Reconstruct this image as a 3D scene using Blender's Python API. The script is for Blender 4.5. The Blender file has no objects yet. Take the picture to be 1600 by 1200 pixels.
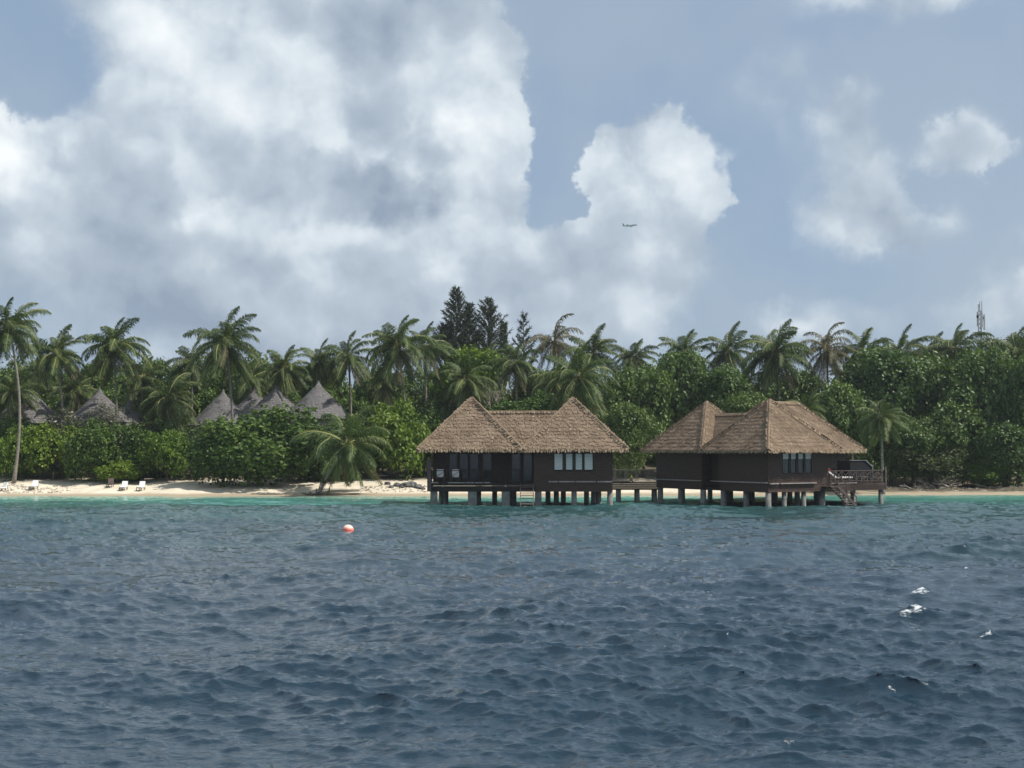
import bpy, math, random
import numpy as np
from mathutils import Vector, Matrix, Euler

# ------------------------------------------------------------------ camera, sky, sun
sc = bpy.context.scene
C = sc.collection
R = math.radians
F = 2000.0                 # focal length in photograph pixels (1600 wide)
CAMH = 4.4
PITCH = math.atan(100 / F)
cam_d = bpy.data.cameras.new('camera'); cam = bpy.data.objects.new('camera', cam_d); C.objects.link(cam)
cam.location = (0, 0, CAMH)
cam.rotation_euler = (R(90) + PITCH, 0, 0)
cam_d.sensor_width = 36; cam_d.lens = 36 * F / 1600
cam_d.clip_start = 0.5; cam_d.clip_end = 20000
sc.camera = cam

SUN = Vector((0.60, -0.06, 0.79)).normalized()
sun_d = bpy.data.lights.new('sun', 'SUN'); sun_d.energy = 5.0; sun_d.angle = R(0.5); sun_d.color = (1, .955, .88)
sun = bpy.data.objects.new('sun', sun_d); C.objects.link(sun)
sun.rotation_euler = SUN.to_track_quat('Z', 'Y').to_euler()
sc.view_settings.view_transform = 'Standard'; sc.view_settings.look = 'None'
sc.view_settings.gamma = 1; sc.view_settings.use_curve_mapping = False
sc.view_settings.exposure = 0.18


def pdir(px, py):
    a = Vector(((px - 800) / F, 1, (600 - py) / F))
    return Matrix.Rotation(PITCH, 3, 'X') @ a


def P(px, py, Y):
    d = pdir(px, py)
    return Vector((d.x / d.y * Y, Y, CAMH + d.z / d.y * Y))


def X(px, Y): return (px - 800) / F * Y
def Z(py, Y): return P(800, py, Y).z


world = bpy.data.worlds.new('World'); sc.world = world; world.use_nodes = True
NT = world.node_tree; NT.nodes.clear()
world.cycles.sampling_method = 'MANUAL'; world.cycles.sample_map_resolution = 512
sc.cycles.adaptive_threshold = .02; sc.cycles.max_bounces = 6; sc.cycles.sample_clamp_direct = 3.0; sc.cycles.sample_clamp_indirect = 2.0; sc.cycles.transparent_max_bounces = 6


class NG:
    """tiny helper for building node graphs"""
    def __init__(s, nt): s.nt = nt
    def n(s, t, **k):
        o = s.nt.nodes.new(t)
        for a, b in k.items(): setattr(o, a, b)
        return o
    def _in(s, sock, v):
        if v is None: return
        if isinstance(v, bpy.types.NodeSocket): s.nt.links.new(v, sock)
        else: sock.default_value = v
    def m(s, op, a, b=None, c=None, clamp=False):
        o = s.n('ShaderNodeMath', operation=op, use_clamp=clamp)
        s._in(o.inputs[0], a); s._in(o.inputs[1], b)
        if c is not None: s._in(o.inputs[2], c)
        return o.outputs[0]
    def v(s, op, a, b=None, sc_=None):
        o = s.n('ShaderNodeVectorMath', operation=op)
        s._in(o.inputs[0], a)
        if b is not None: s._in(o.inputs[1], b)
        if sc_ is not None: s._in(o.inputs['Scale'], sc_)
        return o.outputs['Value'] if op in ('LENGTH', 'DOT_PRODUCT', 'DISTANCE') else o.outputs['Vector']
    def noise(s, vec, scale, detail=4, rough=.5, dist=0, col=False):
        o = s.n('ShaderNodeTexNoise')
        s._in(o.inputs['Vector'], vec); o.inputs['Scale'].default_value = scale
        o.inputs['Detail'].default_value = detail; o.inputs['Roughness'].default_value = rough
        o.inputs['Distortion'].default_value = dist
        return o.outputs['Color'] if col else o.outputs[0]
    def mr(s, v, a, b, c=0., d=1., smooth=True):
        o = s.n('ShaderNodeMapRange', interpolation_type='SMOOTHSTEP' if smooth else 'LINEAR', clamp=True)
        for i, x in enumerate((v, a, b, c, d)): s._in(o.inputs[i], x)
        return o.outputs[0]
    def mix(s, f, a, b, mode='MIX'):
        o = s.n('ShaderNodeMix', data_type='RGBA', blend_type=mode)
        s._in(o.inputs[0], f); s._in(o.inputs[6], a); s._in(o.inputs[7], b)
        return o.outputs[2]
    def comb(s, x, y, z):
        o = s.n('ShaderNodeCombineXYZ'); s._in(o.inputs[0], x); s._in(o.inputs[1], y); s._in(o.inputs[2], z)
        return o.outputs[0]
    def sep(s, v):
        o = s.n('ShaderNodeSeparateXYZ'); s._in(o.inputs[0], v); return o.outputs


def azel(px, py):
    d = pdir(px, py)
    return math.atan2(d.x, d.y), math.atan2(d.z, math.hypot(d.x, d.y))


# cloud masses: (px, py, rx, ry, weight) in the photograph's layout, stored as azimuth / elevation
CLOUDS = [
 (-60, 240, 115, 100, 1.3), (230, -10, 150, 120, 1.0), (330, 80, 200, 130, 1.2), (470, 170, 220, 120, 1.1), (215, 250, 125, 95, 1.2),
 (320, 300, 190, 160, .9), (640, 130, 210, 170, .8), (750, 190, 75, 150, 1.0), (760, 60, 60, 90, .9), (690, 290, 115, 160, 1.0),
 (560, 390, 290, 170, 1.0), (250, 400, 420, 230, .85), (640, 450, 340, 170, .65), (120, 330, 170, 130, .5), (430, 280, 330, 260, .9), (620, 230, 200, 220, .7), (540, 90, 230, 130, .6), (450, 0, 120, 50, .8), (610, 60, 160, 90, .7),
 (740, 400, 80, 180, .5),
 (1015, 265, 85, 95, 1.3), (945, 255, 60, 55, 1.0), (1045, 340, 110, 120, 1.3), (1035, 215, 35, 50, .8), (915, 385, 58, 60, 1.0), (875, 440, 75, 80, .6),
 (1000, 460, 110, 100, .8), (900, 530, 180, 50, .4),
 (1345, 250, 75, 95, .9), (1300, 170, 45, 45, .6), (1290, 340, 110, 60, .8), (1410, 350, 120, 60, .6), (1225, 110, 75, 60, .35), (1150, 200, 130, 110, .25),
 (1505, 225, 72, 55, .85), (1560, 240, 34, 26, .5), (1280, 500, 150, 45, .6), (1620, 470, 90, 80, .8), (1510, 490, 60, 35, .5), (1450, -30, 220, 45, .8),
 (1640, 380, 60, 60, .5), (868, 300, 54, 120, -.95), (805, 205, 36, 60, .8), (785, 120, 30, 40, .5), (925, 340, 34, 26, -.5), (50, 90, 150, 110, -.5), (1180, 330, 45, 120, -.6), (1460, 300, 60, 40, -.3),
]
# patches where the cloud is thick and grey underneath (px, py, rx, ry, weight)
GREYS = [(600, 40, 170, 80, 1.0), (590, 295, 120, 55, .85), (450, 255, 60, 90, .7), (640, 320, 60, 30, .5), (200, 340, 80, 50, .55), (300, 545, 800, 150, .7),
         (60, 420, 170, 120, .4), (560, 160, 110, 60, .35), (900, 560, 500, 60, .3)]
BRIGHT = [(500, 215, 55, 28, .6), (565, 250, 45, 20, .5), (270, 60, 150, 60, .6), (430, 130, 150, 60, .7), (1080, 290, 60, 110, .8), (930, 235, 40, 40, .7), (760, 190, 50, 60, .8), (1020, 230, 40, 60, .8),
          (-10, 230, 70, 70, .9), (690, 265, 60, 60, .7), (105, 250, 30, 30, .5), (560, 355, 50, 40, .6), (700, 350, 50, 60, .6), (600, 235, 60, 30, .5), (300, 320, 30, 40, .5), (690, 60, 40, 60, .4)]

g = NG(NT)
tc = g.n('ShaderNodeTexCoord').outputs['Generated']
dirn = g.v('NORMALIZE', tc)


def blob_sum(q, Pv, blobs):
    tot = None
    for (px, py, rx, ry, w) in blobs:
        a, e = azel(px, py)
        d = q.v('SUBTRACT', Pv, (a, e, 0))
        d = q.v('MULTIPLY', d, (F / rx * .74, F / ry * .74, 0))
        l = q.v('LENGTH', d)
        t = q.mr(l, 1.0, 0.0, 0., w)
        tot = t if tot is None else q.m('ADD', tot, t)
    return tot


grp = bpy.data.node_groups.new('cloud_density', 'ShaderNodeTree')
grp.interface.new_socket('Dir', in_out='INPUT', socket_type='NodeSocketVector')
grp.interface.new_socket('Density', in_out='OUTPUT', socket_type='NodeSocketFloat')
q = NG(grp)
gi = q.n('NodeGroupInput'); go = q.n('NodeGroupOutput')
dv = gi.outputs[0]
sx, sy, sz = q.sep(dv)
az = q.m('ARCTAN2', sx, sy)
el = q.m('ARCTAN2', sz, q.m('SQRT', q.m('ADD', q.m('MULTIPLY', sx, sx), q.m('MULTIPLY', sy, sy))))
Pv = q.comb(az, el, 0.)
w1 = q.v('SUBTRACT', q.noise(dv, 9, 2, .5, col=True), (.5, .5, .5))
w2 = q.v('SUBTRACT', q.noise(dv, 30, 6, .64, col=True), (.5, .5, .5))
Pw = q.v('ADD', Pv, q.v('ADD', q.v('SCALE', w1, sc_=.045), q.v('SCALE', w2, sc_=.048)))
D = blob_sum(q, Pw, CLOUDS)
vor = q.n('ShaderNodeTexVoronoi', feature='SMOOTH_F1'); vor.inputs['Scale'].default_value = 22
vor.inputs['Smoothness'].default_value = .35
q._in(vor.inputs['Vector'], q.v('ADD', dv, q.v('SCALE', w2, sc_=.05)))
bil = q.m('SUBTRACT', .45, vor.outputs['Distance'])
fb = q.m('SUBTRACT', q.noise(dv, 14, 7, .55), .5)
# beyond the part of the sky that is seen, broken cloud goes on in the same way
awin = q.mr(q.m('ABSOLUTE', az), .42, .62); ewin = q.mr(el, .30, .46)
out = q.m('MAXIMUM', awin, ewin)
gen = q.mr(q.noise(dv, 2.2, 5, .55), .42, .66, 0., 1.3)
D = q.m('ADD', D, q.m('MULTIPLY', out, gen))
relief = q.m('ADD', q.m('MULTIPLY', bil, .30), q.m('MULTIPLY', fb, .62))
D2 = q.m('ADD', D, q.m('MULTIPLY', relief, q.mr(D, 0., .5, .25, 1.)))
grp.links.new(D2, go.inputs[0])


def relief_at(v):
    vo = g.n('ShaderNodeTexVoronoi', feature='SMOOTH_F1'); vo.inputs['Scale'].default_value = 22; vo.inputs['Smoothness'].default_value = .35
    g._in(vo.inputs['Vector'], v)
    return g.m('ADD', g.m('MULTIPLY', vo.outputs['Distance'], -.30), g.m('MULTIPLY', g.noise(v, 14, 4, .5), .8))


o = g.n('ShaderNodeGroup'); o.node_tree = grp; g._in(o.inputs[0], dirn); D0 = o.outputs[0]
wd = g.v('ADD', dirn, g.v('SCALE', g.v('SUBTRACT', g.noise(dirn, 30, 3, .5, col=True), (.5, .5, .5)), sc_=.03))
R0 = relief_at(wd); R1 = relief_at(g.v('ADD', wd, (.012, 0, .016)))
sx, sy, sz = g.sep(dirn)
az = g.m('ARCTAN2', sx, sy)
el = g.m('ARCTAN2', sz, g.m('SQRT', g.m('ADD', g.m('MULTIPLY', sx, sx), g.m('MULTIPLY', sy, sy))))
wv = g.v('SCALE', g.v('SUBTRACT', g.noise(dirn, 13, 8, .62, col=True), (.5, .5, .5)), sc_=.10)
Pw = g.v('ADD', g.comb(az, el, 0.), wv)
grey = blob_sum(g, Pw, GREYS)
bri = blob_sum(g, Pw, BRIGHT)
crisp = blob_sum(g, Pw, [(1060, 270, 170, 190, 1.3), (945, 250, 90, 80, 1.), (800, 160, 70, 120, 1.0), (1515, 215, 110, 80, .6), (-10, 230, 110, 110, .8), (880, 400, 80, 70, .6), (760, 50, 80, 100, .6), (1370, 210, 60, 60, .4)])
crisp = g.m('MINIMUM', crisp, 1.)
cover = g.m('ADD', g.m('MULTIPLY', g.mr(D0, .20, .52), crisp), g.m('MULTIPLY', g.mr(D0, .02, .80), g.m('SUBTRACT', 1., crisp)))
rel = g.m('MULTIPLY', g.m('SUBTRACT', R0, R1), 1.9)
soft = g.noise(dirn, 8, 7, .55)
lit = g.m('ADD', .50, g.m('ADD', rel, g.m('MULTIPLY', g.m('SUBTRACT', soft, .5), .85)))
lit = g.m('ADD', lit, g.m('MULTIPLY', bri, .50))
lit = g.m('SUBTRACT', lit, g.m('MULTIPLY', grey, .46))
lit = g.m('ADD', g.m('MULTIPLY', lit, .66), .12, clamp=True)
ramp = g.n('ShaderNodeValToRGB'); g._in(ramp.inputs[0], lit)
cr = ramp.color_ramp
cr.elements[0].position = 0; cr.elements[0].color = (.27, .335, .43, 1)
cr.elements[1].position = 1; cr.elements[1].color = (.86, .90, .92, 1)
e = cr.elements.new(.42); e.color = (.445, .52, .60, 1)
e = cr.elements.new(.62); e.color = (.60, .67, .73, 1)
sky = g.n('ShaderNodeTexSky', sky_type='NISHITA'); sky.sun_disc = False
sky.sun_elevation = math.asin(SUN.z); sky.sun_rotation = math.atan2(SUN.x, SUN.y)
sky.air_density = 1.0; sky.dust_density = 1.6; sky.ozone_density = 1.5
WS = 0.1
veil = g.mix(g.mr(g.noise(dirn, 4.5, 4, .55), .35, .66), (2.75, 3.75, 5.15, 1), (3.45, 4.25, 5.25, 1))
base = g.mix(.80, sky.outputs[0], veil)
cl = g.v('SCALE', ramp.outputs[0], sc_=1 / WS)
fin = g.mix(cover, base, cl)
bg = g.n('ShaderNodeBackground'); g._in(bg.inputs[0], fin); bg.inputs[1].default_value = WS
wo = g.n('ShaderNodeOutputWorld'); NT.links.new(bg.outputs[0], wo.inputs[0])

# ------------------------------------------------------------------ helpers
rng = random.Random(7)


def mat(name, base, rough=.7, spec=.3, fn=None, metallic=0):
    m = bpy.data.materials.new(name); m.use_nodes = True
    nt = m.node_tree; b = nt.nodes['Principled BSDF']
    b.inputs['Base Color'].default_value = (*base, 1); b.inputs['Roughness'].default_value = rough
    b.inputs['Specular IOR Level'].default_value = spec; b.inputs['Metallic'].default_value = metallic
    if fn: fn(NG(nt), nt, b)
    return m


def varied(c1, c2, scale=3., detail=5, stretch=(1, 1, 1), bump=0., bscale=20., c3=None, rnd=0., coord='Object'):
    """two- or three-tone natural variation, optional bump and a per-object shift"""
    def fn(q, nt, b):
        co = q.n('ShaderNodeTexCoord').outputs[coord]
        v = q.v('MULTIPLY', co, stretch)
        if rnd:
            oi = q.n('ShaderNodeObjectInfo').outputs['Random']
            v = q.v('ADD', v, q.comb(q.m('MULTIPLY', oi, 37.), 0., 0.))
        f = q.mr(q.noise(v, scale, detail, .6), .3, .7)
        c = q.mix(f, (*c1, 1), (*c2, 1))
        if c3:
            c = q.mix(q.mr(q.noise(v, scale * .23, 3, .5), .5, .72), c, (*c3, 1))
        if rnd:
            c = q.mix(1., c, q.mix(oi, (1 - rnd,) * 3 + (1,), (1 + rnd,) * 3 + (1,)), 'MULTIPLY')
        q._in(b.inputs['Base Color'], c)
        if bump:
            bp = q.n('ShaderNodeBump'); bp.inputs['Strength'].default_value = bump; bp.inputs['Distance'].default_value = .03
            q._in(bp.inputs['Height'], q.noise(v, bscale, 4, .6)); q._in(b.inputs['Normal'], bp.outputs[0])
    return fn


def leafy(c1, c2, c3, trans=.3, gloss=.4):
    """foliage: every leaf carries its own tint value"""
    def fn(q, nt, b):
        a = q.n('ShaderNodeAttribute', attribute_name='tint').outputs['Fac']
        oi = q.n('ShaderNodeObjectInfo').outputs['Random']
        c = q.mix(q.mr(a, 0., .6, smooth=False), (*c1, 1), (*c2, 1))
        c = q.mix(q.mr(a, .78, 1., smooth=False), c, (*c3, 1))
        c = q.mix(1., c, q.mix(oi, (.78, .84, .78, 1), (1.25, 1.15, 1.1, 1)), 'MULTIPLY')
        q._in(b.inputs['Base Color'], c); b.inputs['Roughness'].default_value = gloss + .18; b.inputs['Specular IOR Level'].default_value = .28
        t = q.n('ShaderNodeBsdfTranslucent'); q._in(t.inputs[0], q.mix(1., c, (1.2, 1.35, .6, 1), 'MULTIPLY'))
        ms = q.n('ShaderNodeMixShader'); ms.inputs[0].default_value = trans
        nt.links.new(b.outputs[0], ms.inputs[1]); nt.links.new(t.outputs[0], ms.inputs[2])
        nt.links.new(ms.outputs[0], nt.nodes['Material Output'].inputs[0])
    return fn


class MB:
    def __init__(s): s.v = []; s.f = []; s.t = []
    def quad(s, a, b, c, d, t=.5):
        n = len(s.v); s.v += [tuple(a), tuple(b), tuple(c), tuple(d)]; s.f.append((n, n + 1, n + 2, n + 3)); s.t.append(t)
    def tri(s, a, b, c, t=.5):
        n = len(s.v); s.v += [tuple(a), tuple(b), tuple(c)]; s.f.append((n, n + 1, n + 2)); s.t.append(t)
    def hexa(s, p, t=.5):          # 8 corners: bottom 4 then top 4
        n = len(s.v); s.v += [tuple(x) for x in p]
        for f in ((0, 3, 2, 1), (4, 5, 6, 7), (0, 1, 5, 4), (1, 2, 6, 5), (2, 3, 7, 6), (3, 0, 4, 7)):
            s.f.append(tuple(n + i for i in f)); s.t.append(t)
    def box(s, x0, x1, y0, y1, z0, z1, t=.5):
        s.hexa([(x0, y0, z0), (x1, y0, z0), (x1, y1, z0), (x0, y1, z0), (x0, y0, z1), (x1, y0, z1), (x1, y1, z1), (x0, y1, z1)], t)
    def bar(s, a, b, w, h=None, up=(0, 0, 1), t=.5):
        a = Vector(a); b = Vector(b); h = h or w
        d = (b - a).normalized(); u = Vector(up)
        if abs(d.dot(u)) > .98: u = Vector((0, 1, 0))
        x = d.cross(u).normalized() * w / 2; y = x.cross(d).normalized() * h / 2
        s.hexa([a - x - y, a + x - y, a + x + y, a - x + y, b - x - y, b + x - y, b + x + y, b - x + y], t)
    def tube(s, pts, rads, n=8, cap=True, t=.5):
        rings = []
        for i, p in enumerate(pts):
            p = Vector(p)
            d = (Vector(pts[min(i + 1, len(pts) - 1)]) - Vector(pts[max(i - 1, 0)])).normalized()
            u = Vector((0, 0, 1)) if abs(d.z) < .9 else Vector((1, 0, 0))
            x = d.cross(u).normalized(); y = d.cross(x).normalized()
            k = len(s.v); rings.append(k)
            for j in range(n):
                a = 2 * math.pi * j / n
                s.v.append(tuple(p + (x * math.cos(a) + y * math.sin(a)) * rads[i]))
        for r0, r1 in zip(rings, rings[1:]):
            for j in range(n):
                s.f.append((r0 + j, r0 + (j + 1) % n, r1 + (j + 1) % n, r1 + j)); s.t.append(t)
        if cap:
            s.f.append(tuple(rings[0] + j for j in reversed(range(n)))); s.t.append(t)
            s.f.append(tuple(rings[-1] + j for j in range(n))); s.t.append(t)
    def mesh(s, name, m, smooth=False):
        me = bpy.data.meshes.new(name); me.from_pydata(s.v, [], s.f); me.materials.append(m)
        at = me.attributes.new('tint', 'FLOAT', 'FACE'); at.data.foreach_set('value', np.array(s.t, dtype=np.float32))
        if smooth: me.polygons.foreach_set('use_smooth', np.ones(len(s.f), dtype=bool))
        me.update(); return me
    def obj(s, name, m, parent=None, smooth=False):
        return link(name, s.mesh(name, m, smooth), parent)


def link(name, data, parent=None, loc=None):
    o = bpy.data.objects.new(name, data); C.objects.link(o)
    if parent: o.parent = parent
    if loc is not None: o.location = loc
    return o


def thing(o, label, cat, group=None):
    o['label'] = label; o['category'] = cat
    if group: o['group'] = group
    return o


def empty(name, loc=(0, 0, 0), rz=0):
    o = link(name, None); o.location = loc; o.rotation_euler = (0, 0, rz); o.empty_display_size = .5
    return o


# ------------------------------------------------------------------ materials
M = {}
M['siding'] = mat('dark_stained_timber', (.03, .019, .014), .6, .3, varied((.075, .043, .030), (.036, .022, .017), 2.2, stretch=(1, 1, 6), bump=.3))
M['frame'] = mat('black_brown_frame', (.014, .010, .009), .5, .4, varied((.018, .013, .011), (.010, .008, .007), 9))
M['deckwood'] = mat('worn_brown_deck_timber', (.05, .03, .022), .7, .3, varied((.052, .030, .023), (.030, .019, .015), 3, stretch=(1, 1, 5), c3=(.085, .062, .052), bump=.3))
M['trim'] = mat('silvered_plank', (.34, .31, .28), .7, .3, varied((.4, .37, .34), (.24, .21, .19), 4, stretch=(3, 3, 1)))
M['rail'] = mat('grey_brown_rail', (.10, .075, .065), .7, .3, varied((.12, .09, .08), (.075, .055, .05), 5))
M['darkrail'] = mat('dark_rail', (.025, .018, .015), .7, .3, varied((.03, .021, .018), (.018, .013, .011), 5))
M['palerail'] = mat('sun_bleached_rail', (.24, .21, .17), .7, .3, varied((.28, .245, .20), (.18, .155, .125), 5))
M['glass'] = mat('dark_window_glass', (.02, .035, .04), .06, .6)
M['blind'] = mat('pale_blind', (.38, .42, .40), .7, .3, varied((.62, .66, .63), (.50, .54, .52), 8, stretch=(.2, .2, 3)))
M['pile'] = mat('weathered_concrete', (.40, .39, .36), .85, .2, varied((.25, .245, .23), (.14, .138, .13), 2.5, c3=(.09, .09, .08), bump=.3))
M['white'] = mat('white_cushion', (.78, .77, .74), .8, .2, varied((.88, .87, .84), (.80, .79, .76), 5))
M['grey_wood'] = mat('silvered_hut_thatch', (.2, .19, .185), .95, .1, varied((.20, .19, .185), (.12, .112, .11), 5, stretch=(1, 1, .25), c3=(.075, .07, .07)))
M['hutwall'] = mat('pale_hut_wall', (.35, .33, .3), .8, .2, varied((.36, .34, .31), (.22, .2, .18), 2))
M['trunk'] = mat('palm_trunk', (.24, .21, .18), .9, .2, varied((.27, .235, .20), (.15, .13, .11), 3, stretch=(1, 1, 3), bump=.5))
M['bark'] = mat('dark_bark', (.09, .07, .055), .9, .2, varied((.12, .095, .075), (.06, .048, .04), 4, bump=.5))
M['drift'] = mat('bleached_driftwood', (.34, .30, .26), .9, .2, varied((.38, .34, .29), (.2, .17, .14), 4))
M['rock'] = mat('grey_beach_rock', (.2, .2, .19), .9, .2, varied((.16, .155, .15), (.07, .07, .07), 3, bump=.6, rnd=.3))
M['canvas'] = mat('black_canvas', (.012, .013, .015), .8, .2, varied((.014, .015, .017), (.009, .010, .011), 6))
M['red'] = mat('dark_red_cloth', (.16, .02, .02), .8, .2, varied((.18, .03, .03), (.10, .014, .016), 9))
M['metal'] = mat('galvanised_steel', (.32, .33, .34), .45, .5, varied((.36, .37, .38), (.24, .25, .26), 5), .6)
M['panel'] = mat('grey_antenna_panel', (.55, .56, .57), .5, .4, varied((.6, .61, .62), (.45, .46, .47), 3))
M['plane'] = mat('airliner_paint', (.24, .26, .30), .35, .5, varied((.26, .28, .32), (.20, .22, .26), .2))


def thatchfn(c1, c2, c3):
    def fn(q, nt, b):
        a = q.n('ShaderNodeAttribute', attribute_name='tint').outputs['Fac']
        co = q.n('ShaderNodeTexCoord').outputs['Object']
        f = q.mr(q.noise(co, .9, 5, .6), .3, .7)
        c = q.mix(f, (*c1, 1), (*c2, 1))
        c = q.mix(q.mr(a, .35, 1., 0., .9, smooth=False), c, (*c3, 1))
        k = q.mr(q.noise(q.v('MULTIPLY', co, (7, 7, 2)), 2.2, 4, .7), .25, .75, .62, 1.25)
        c = q.v('SCALE', c, sc_=k)
        q._in(b.inputs['Base Color'], c)
        t = q.n('ShaderNodeBsdfTranslucent'); q._in(t.inputs[0], c)
        ms = q.n('ShaderNodeMixShader'); q._in(ms.inputs[0], q.mr(a, .3, .9, .0, .35, smooth=False))
        nt.links.new(b.outputs[0], ms.inputs[1]); nt.links.new(t.outputs[0], ms.inputs[2])
        nt.links.new(ms.outputs[0], nt.nodes['Material Output'].inputs[0])
    return fn


M['thatch'] = mat('brown_thatch', (.2, .15, .11), .95, .1, thatchfn((.27, .200, .140), (.165, .118, .082), (.62, .49, .33)))
M['leaf_palm'] = mat('palm_leaflets', (.06, .08, .02), .45, .4, leafy((.046, .080, .024), (.105, .148, .046), (.32, .30, .12), .22, .38))
M['leaf_dry'] = mat('dry_palm_leaflets', (.1, .09, .05), .55, .3, leafy((.075, .080, .038), (.135, .125, .066), (.30, .25, .15), .2, .5))
M['leaf_dark'] = mat('dark_green_leaves', (.03, .06, .015), .35, .5, leafy((.032, .066, .014), (.080, .138, .026), (.17, .22, .045), .2, .36))
M['leaf_mid'] = mat('glossy_round_leaves', (.04, .08, .03), .35, .5, leafy((.042, .082, .022), (.098, .155, .042), (.21, .27, .09), .22, .34))
M['leaf_bright'] = mat('yellow_green_leaves', (.08, .13, .02), .4, .4, leafy((.060, .115, .015), (.140, .210, .028), (.25, .32, .05), .28, .4))
M['leaf_olive'] = mat('olive_leaves', (.06, .07, .03), .5, .3, leafy((.055, .074, .028), (.105, .128, .050), (.18, .19, .09), .2, .5))
M['leaf_pale'] = mat('pale_silver_leaves', (.3, .3, .27), .5, .3, leafy((.05, .06, .04), (.12, .13, .10), (.55, .54, .50), .2, .5))
M['needle'] = mat('casuarina_needles', (.02, .03, .018), .7, .2, leafy((.028, .042, .030), (.055, .072, .046), (.09, .10, .06), .15, .7))


def sandfn(q, nt, b):
    co = q.n('ShaderNodeTexCoord').outputs['Object']
    x, y, z = q.sep(co)
    dry = q.mix(q.mr(q.noise(co, .9, 6, .6), .3, .7), (.66, .59, .47, 1), (.55, .48, .37, 1))
    # leaf litter and weed on the upper beach and under the trees
    lit = q.mr(q.m('ADD', q.m('ADD', z, q.mr(x, 14., 26., 0., 1.15)), q.m('MULTIPLY', q.noise(co, .5, 5, .6), .9)), 1.4, 1.95)
    dry = q.mix(lit, dry, (.10, .085, .055, 1))
    wr = q.mr(q.noise(q.v('MULTIPLY', co, (1, 3, 1)), 1.3, 6, .7), .58, .66)
    dry = q.mix(q.m('MULTIPLY', wr, q.mr(z, .35, .8)), dry, (.20, .165, .12, 1))
    wet = q.mr(q.m('ADD', z, q.m('MULTIPLY', q.noise(co, .4, 3, .5), .1)), .10, .34)
    c = q.mix(wet, (.33, .27, .19, 1), dry)
    q._in(b.inputs['Base Color'], c)
    bp = q.n('ShaderNodeBump'); bp.inputs['Strength'].default_value = .6; bp.inputs['Distance'].default_value = .08
    q._in(bp.inputs['Height'], q.noise(co, 2.5, 6, .65)); q._in(b.inputs['Normal'], bp.outputs[0])


M['sand'] = mat('coral_sand', (.6, .5, .4), .9, .1, sandfn)


def shore_y(x):
    return 118.3 + .030 * max(x, -60) + .00075 * max(x, 0) ** 2 + .5 * math.sin(x * .23) + .25 * math.sin(x * .71 + 1)


def ground(x, y):
    d = y - shore_y(x)
    if d < 0: return max(-3.5, d * .07)
    n = .07 * math.sin(x * .9 + y * .4) + .05 * math.sin(x * 2.1 - y * 1.3)
    w = max(0, min(1, (26 - x) / 14))      # the beach is wide on the left and a thin strip on the right
    hi = 1.55 * (1 - math.exp(-(d / 9.) ** 1.5)) * w + .6 * (1 - math.exp(-d / 5.)) * (1 - w)
    return hi + n * min(1, d / 3) + min(1.2 + 1. * (1 - w), max(0, d - 14) * .1)


def watermat():
    def fn(q, nt, b):
        co = q.n('ShaderNodeNewGeometry').outputs['Position']
        at = q.n('ShaderNodeAttribute', attribute_name='shallow').outputs['Fac']
        fo = q.n('ShaderNodeAttribute', attribute_name='foam').outputs['Fac']
        wob = q.m('MULTIPLY', q.m('SUBTRACT', q.noise(q.v('MULTIPLY', co, (.35, 1, 1)), .16, 5, .6), .5), .55)
        s = q.m('ADD', at, q.m('MULTIPLY', wob, q.mr(at, 0., .12)), clamp=True)
        rp = q.n('ShaderNodeValToRGB'); q._in(rp.inputs[0], s); c = rp.color_ramp
        c.elements[0].position = 0; c.elements[0].color = (.009, .027, .044, 1)
        c.elements[1].position = 1; c.elements[1].color = (.30, .42, .33, 1)
        for p, col in ((.30, (.020, .058, .062)), (.52, (.030, .085, .085)), (.70, (.075, .235, .205)), (.86, (.14, .40, .33))):
            e = c.elements.new(p); e.color = (*col, 1)
        fm = q.mr(q.m('ADD', fo, q.m('MULTIPLY', q.m('SUBTRACT', q.noise(q.v('MULTIPLY', co, (.7, 1.6, 1.)), 9., 6, .75), .5), 2.6)), .80, 1.30)
        fm = q.m('MULTIPLY', fm, q.mr(fo, .12, .4))
        col = q.mix(fm, rp.outputs[0], (.80, .84, .85, 1))
        q._in(b.inputs['Base Color'], col)
        q._in(b.inputs['Roughness'], q.mr(fm, 0., 1., .07, .7))
        b.inputs['IOR'].default_value = 1.38; b.inputs['Specular IOR Level'].default_value = .75
        v = q.v('MULTIPLY', co, (.5, 1., 1.))
        h = q.m('ADD', q.m('MULTIPLY', q.noise(v, 6.0, 5, .62, .3), .040), q.m('MULTIPLY', q.noise(v, 1.9, 4, .55, .4), .075))
        for sc1, am in ((1.7, .050), (4.3, .022)):      # sharp little wrinkles on the wave faces
            rn = q.m('ABSOLUTE', q.m('SUBTRACT', q.noise(q.v('MULTIPLY', co, (.55, 1.15, 1.)), sc1, 3, .55, .5), .5))
            h = q.m('SUBTRACT', h, q.m('MULTIPLY', rn, am * 2.2))
        bp = q.n('ShaderNodeBump'); bp.inputs['Strength'].default_value = .46; bp.inputs['Distance'].default_value = 1.
        q._in(bp.inputs['Height'], h); q._in(b.inputs['Normal'], bp.outputs[0])
    return mat('sea_water', (.01, .03, .05), .07, .5, fn)


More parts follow.
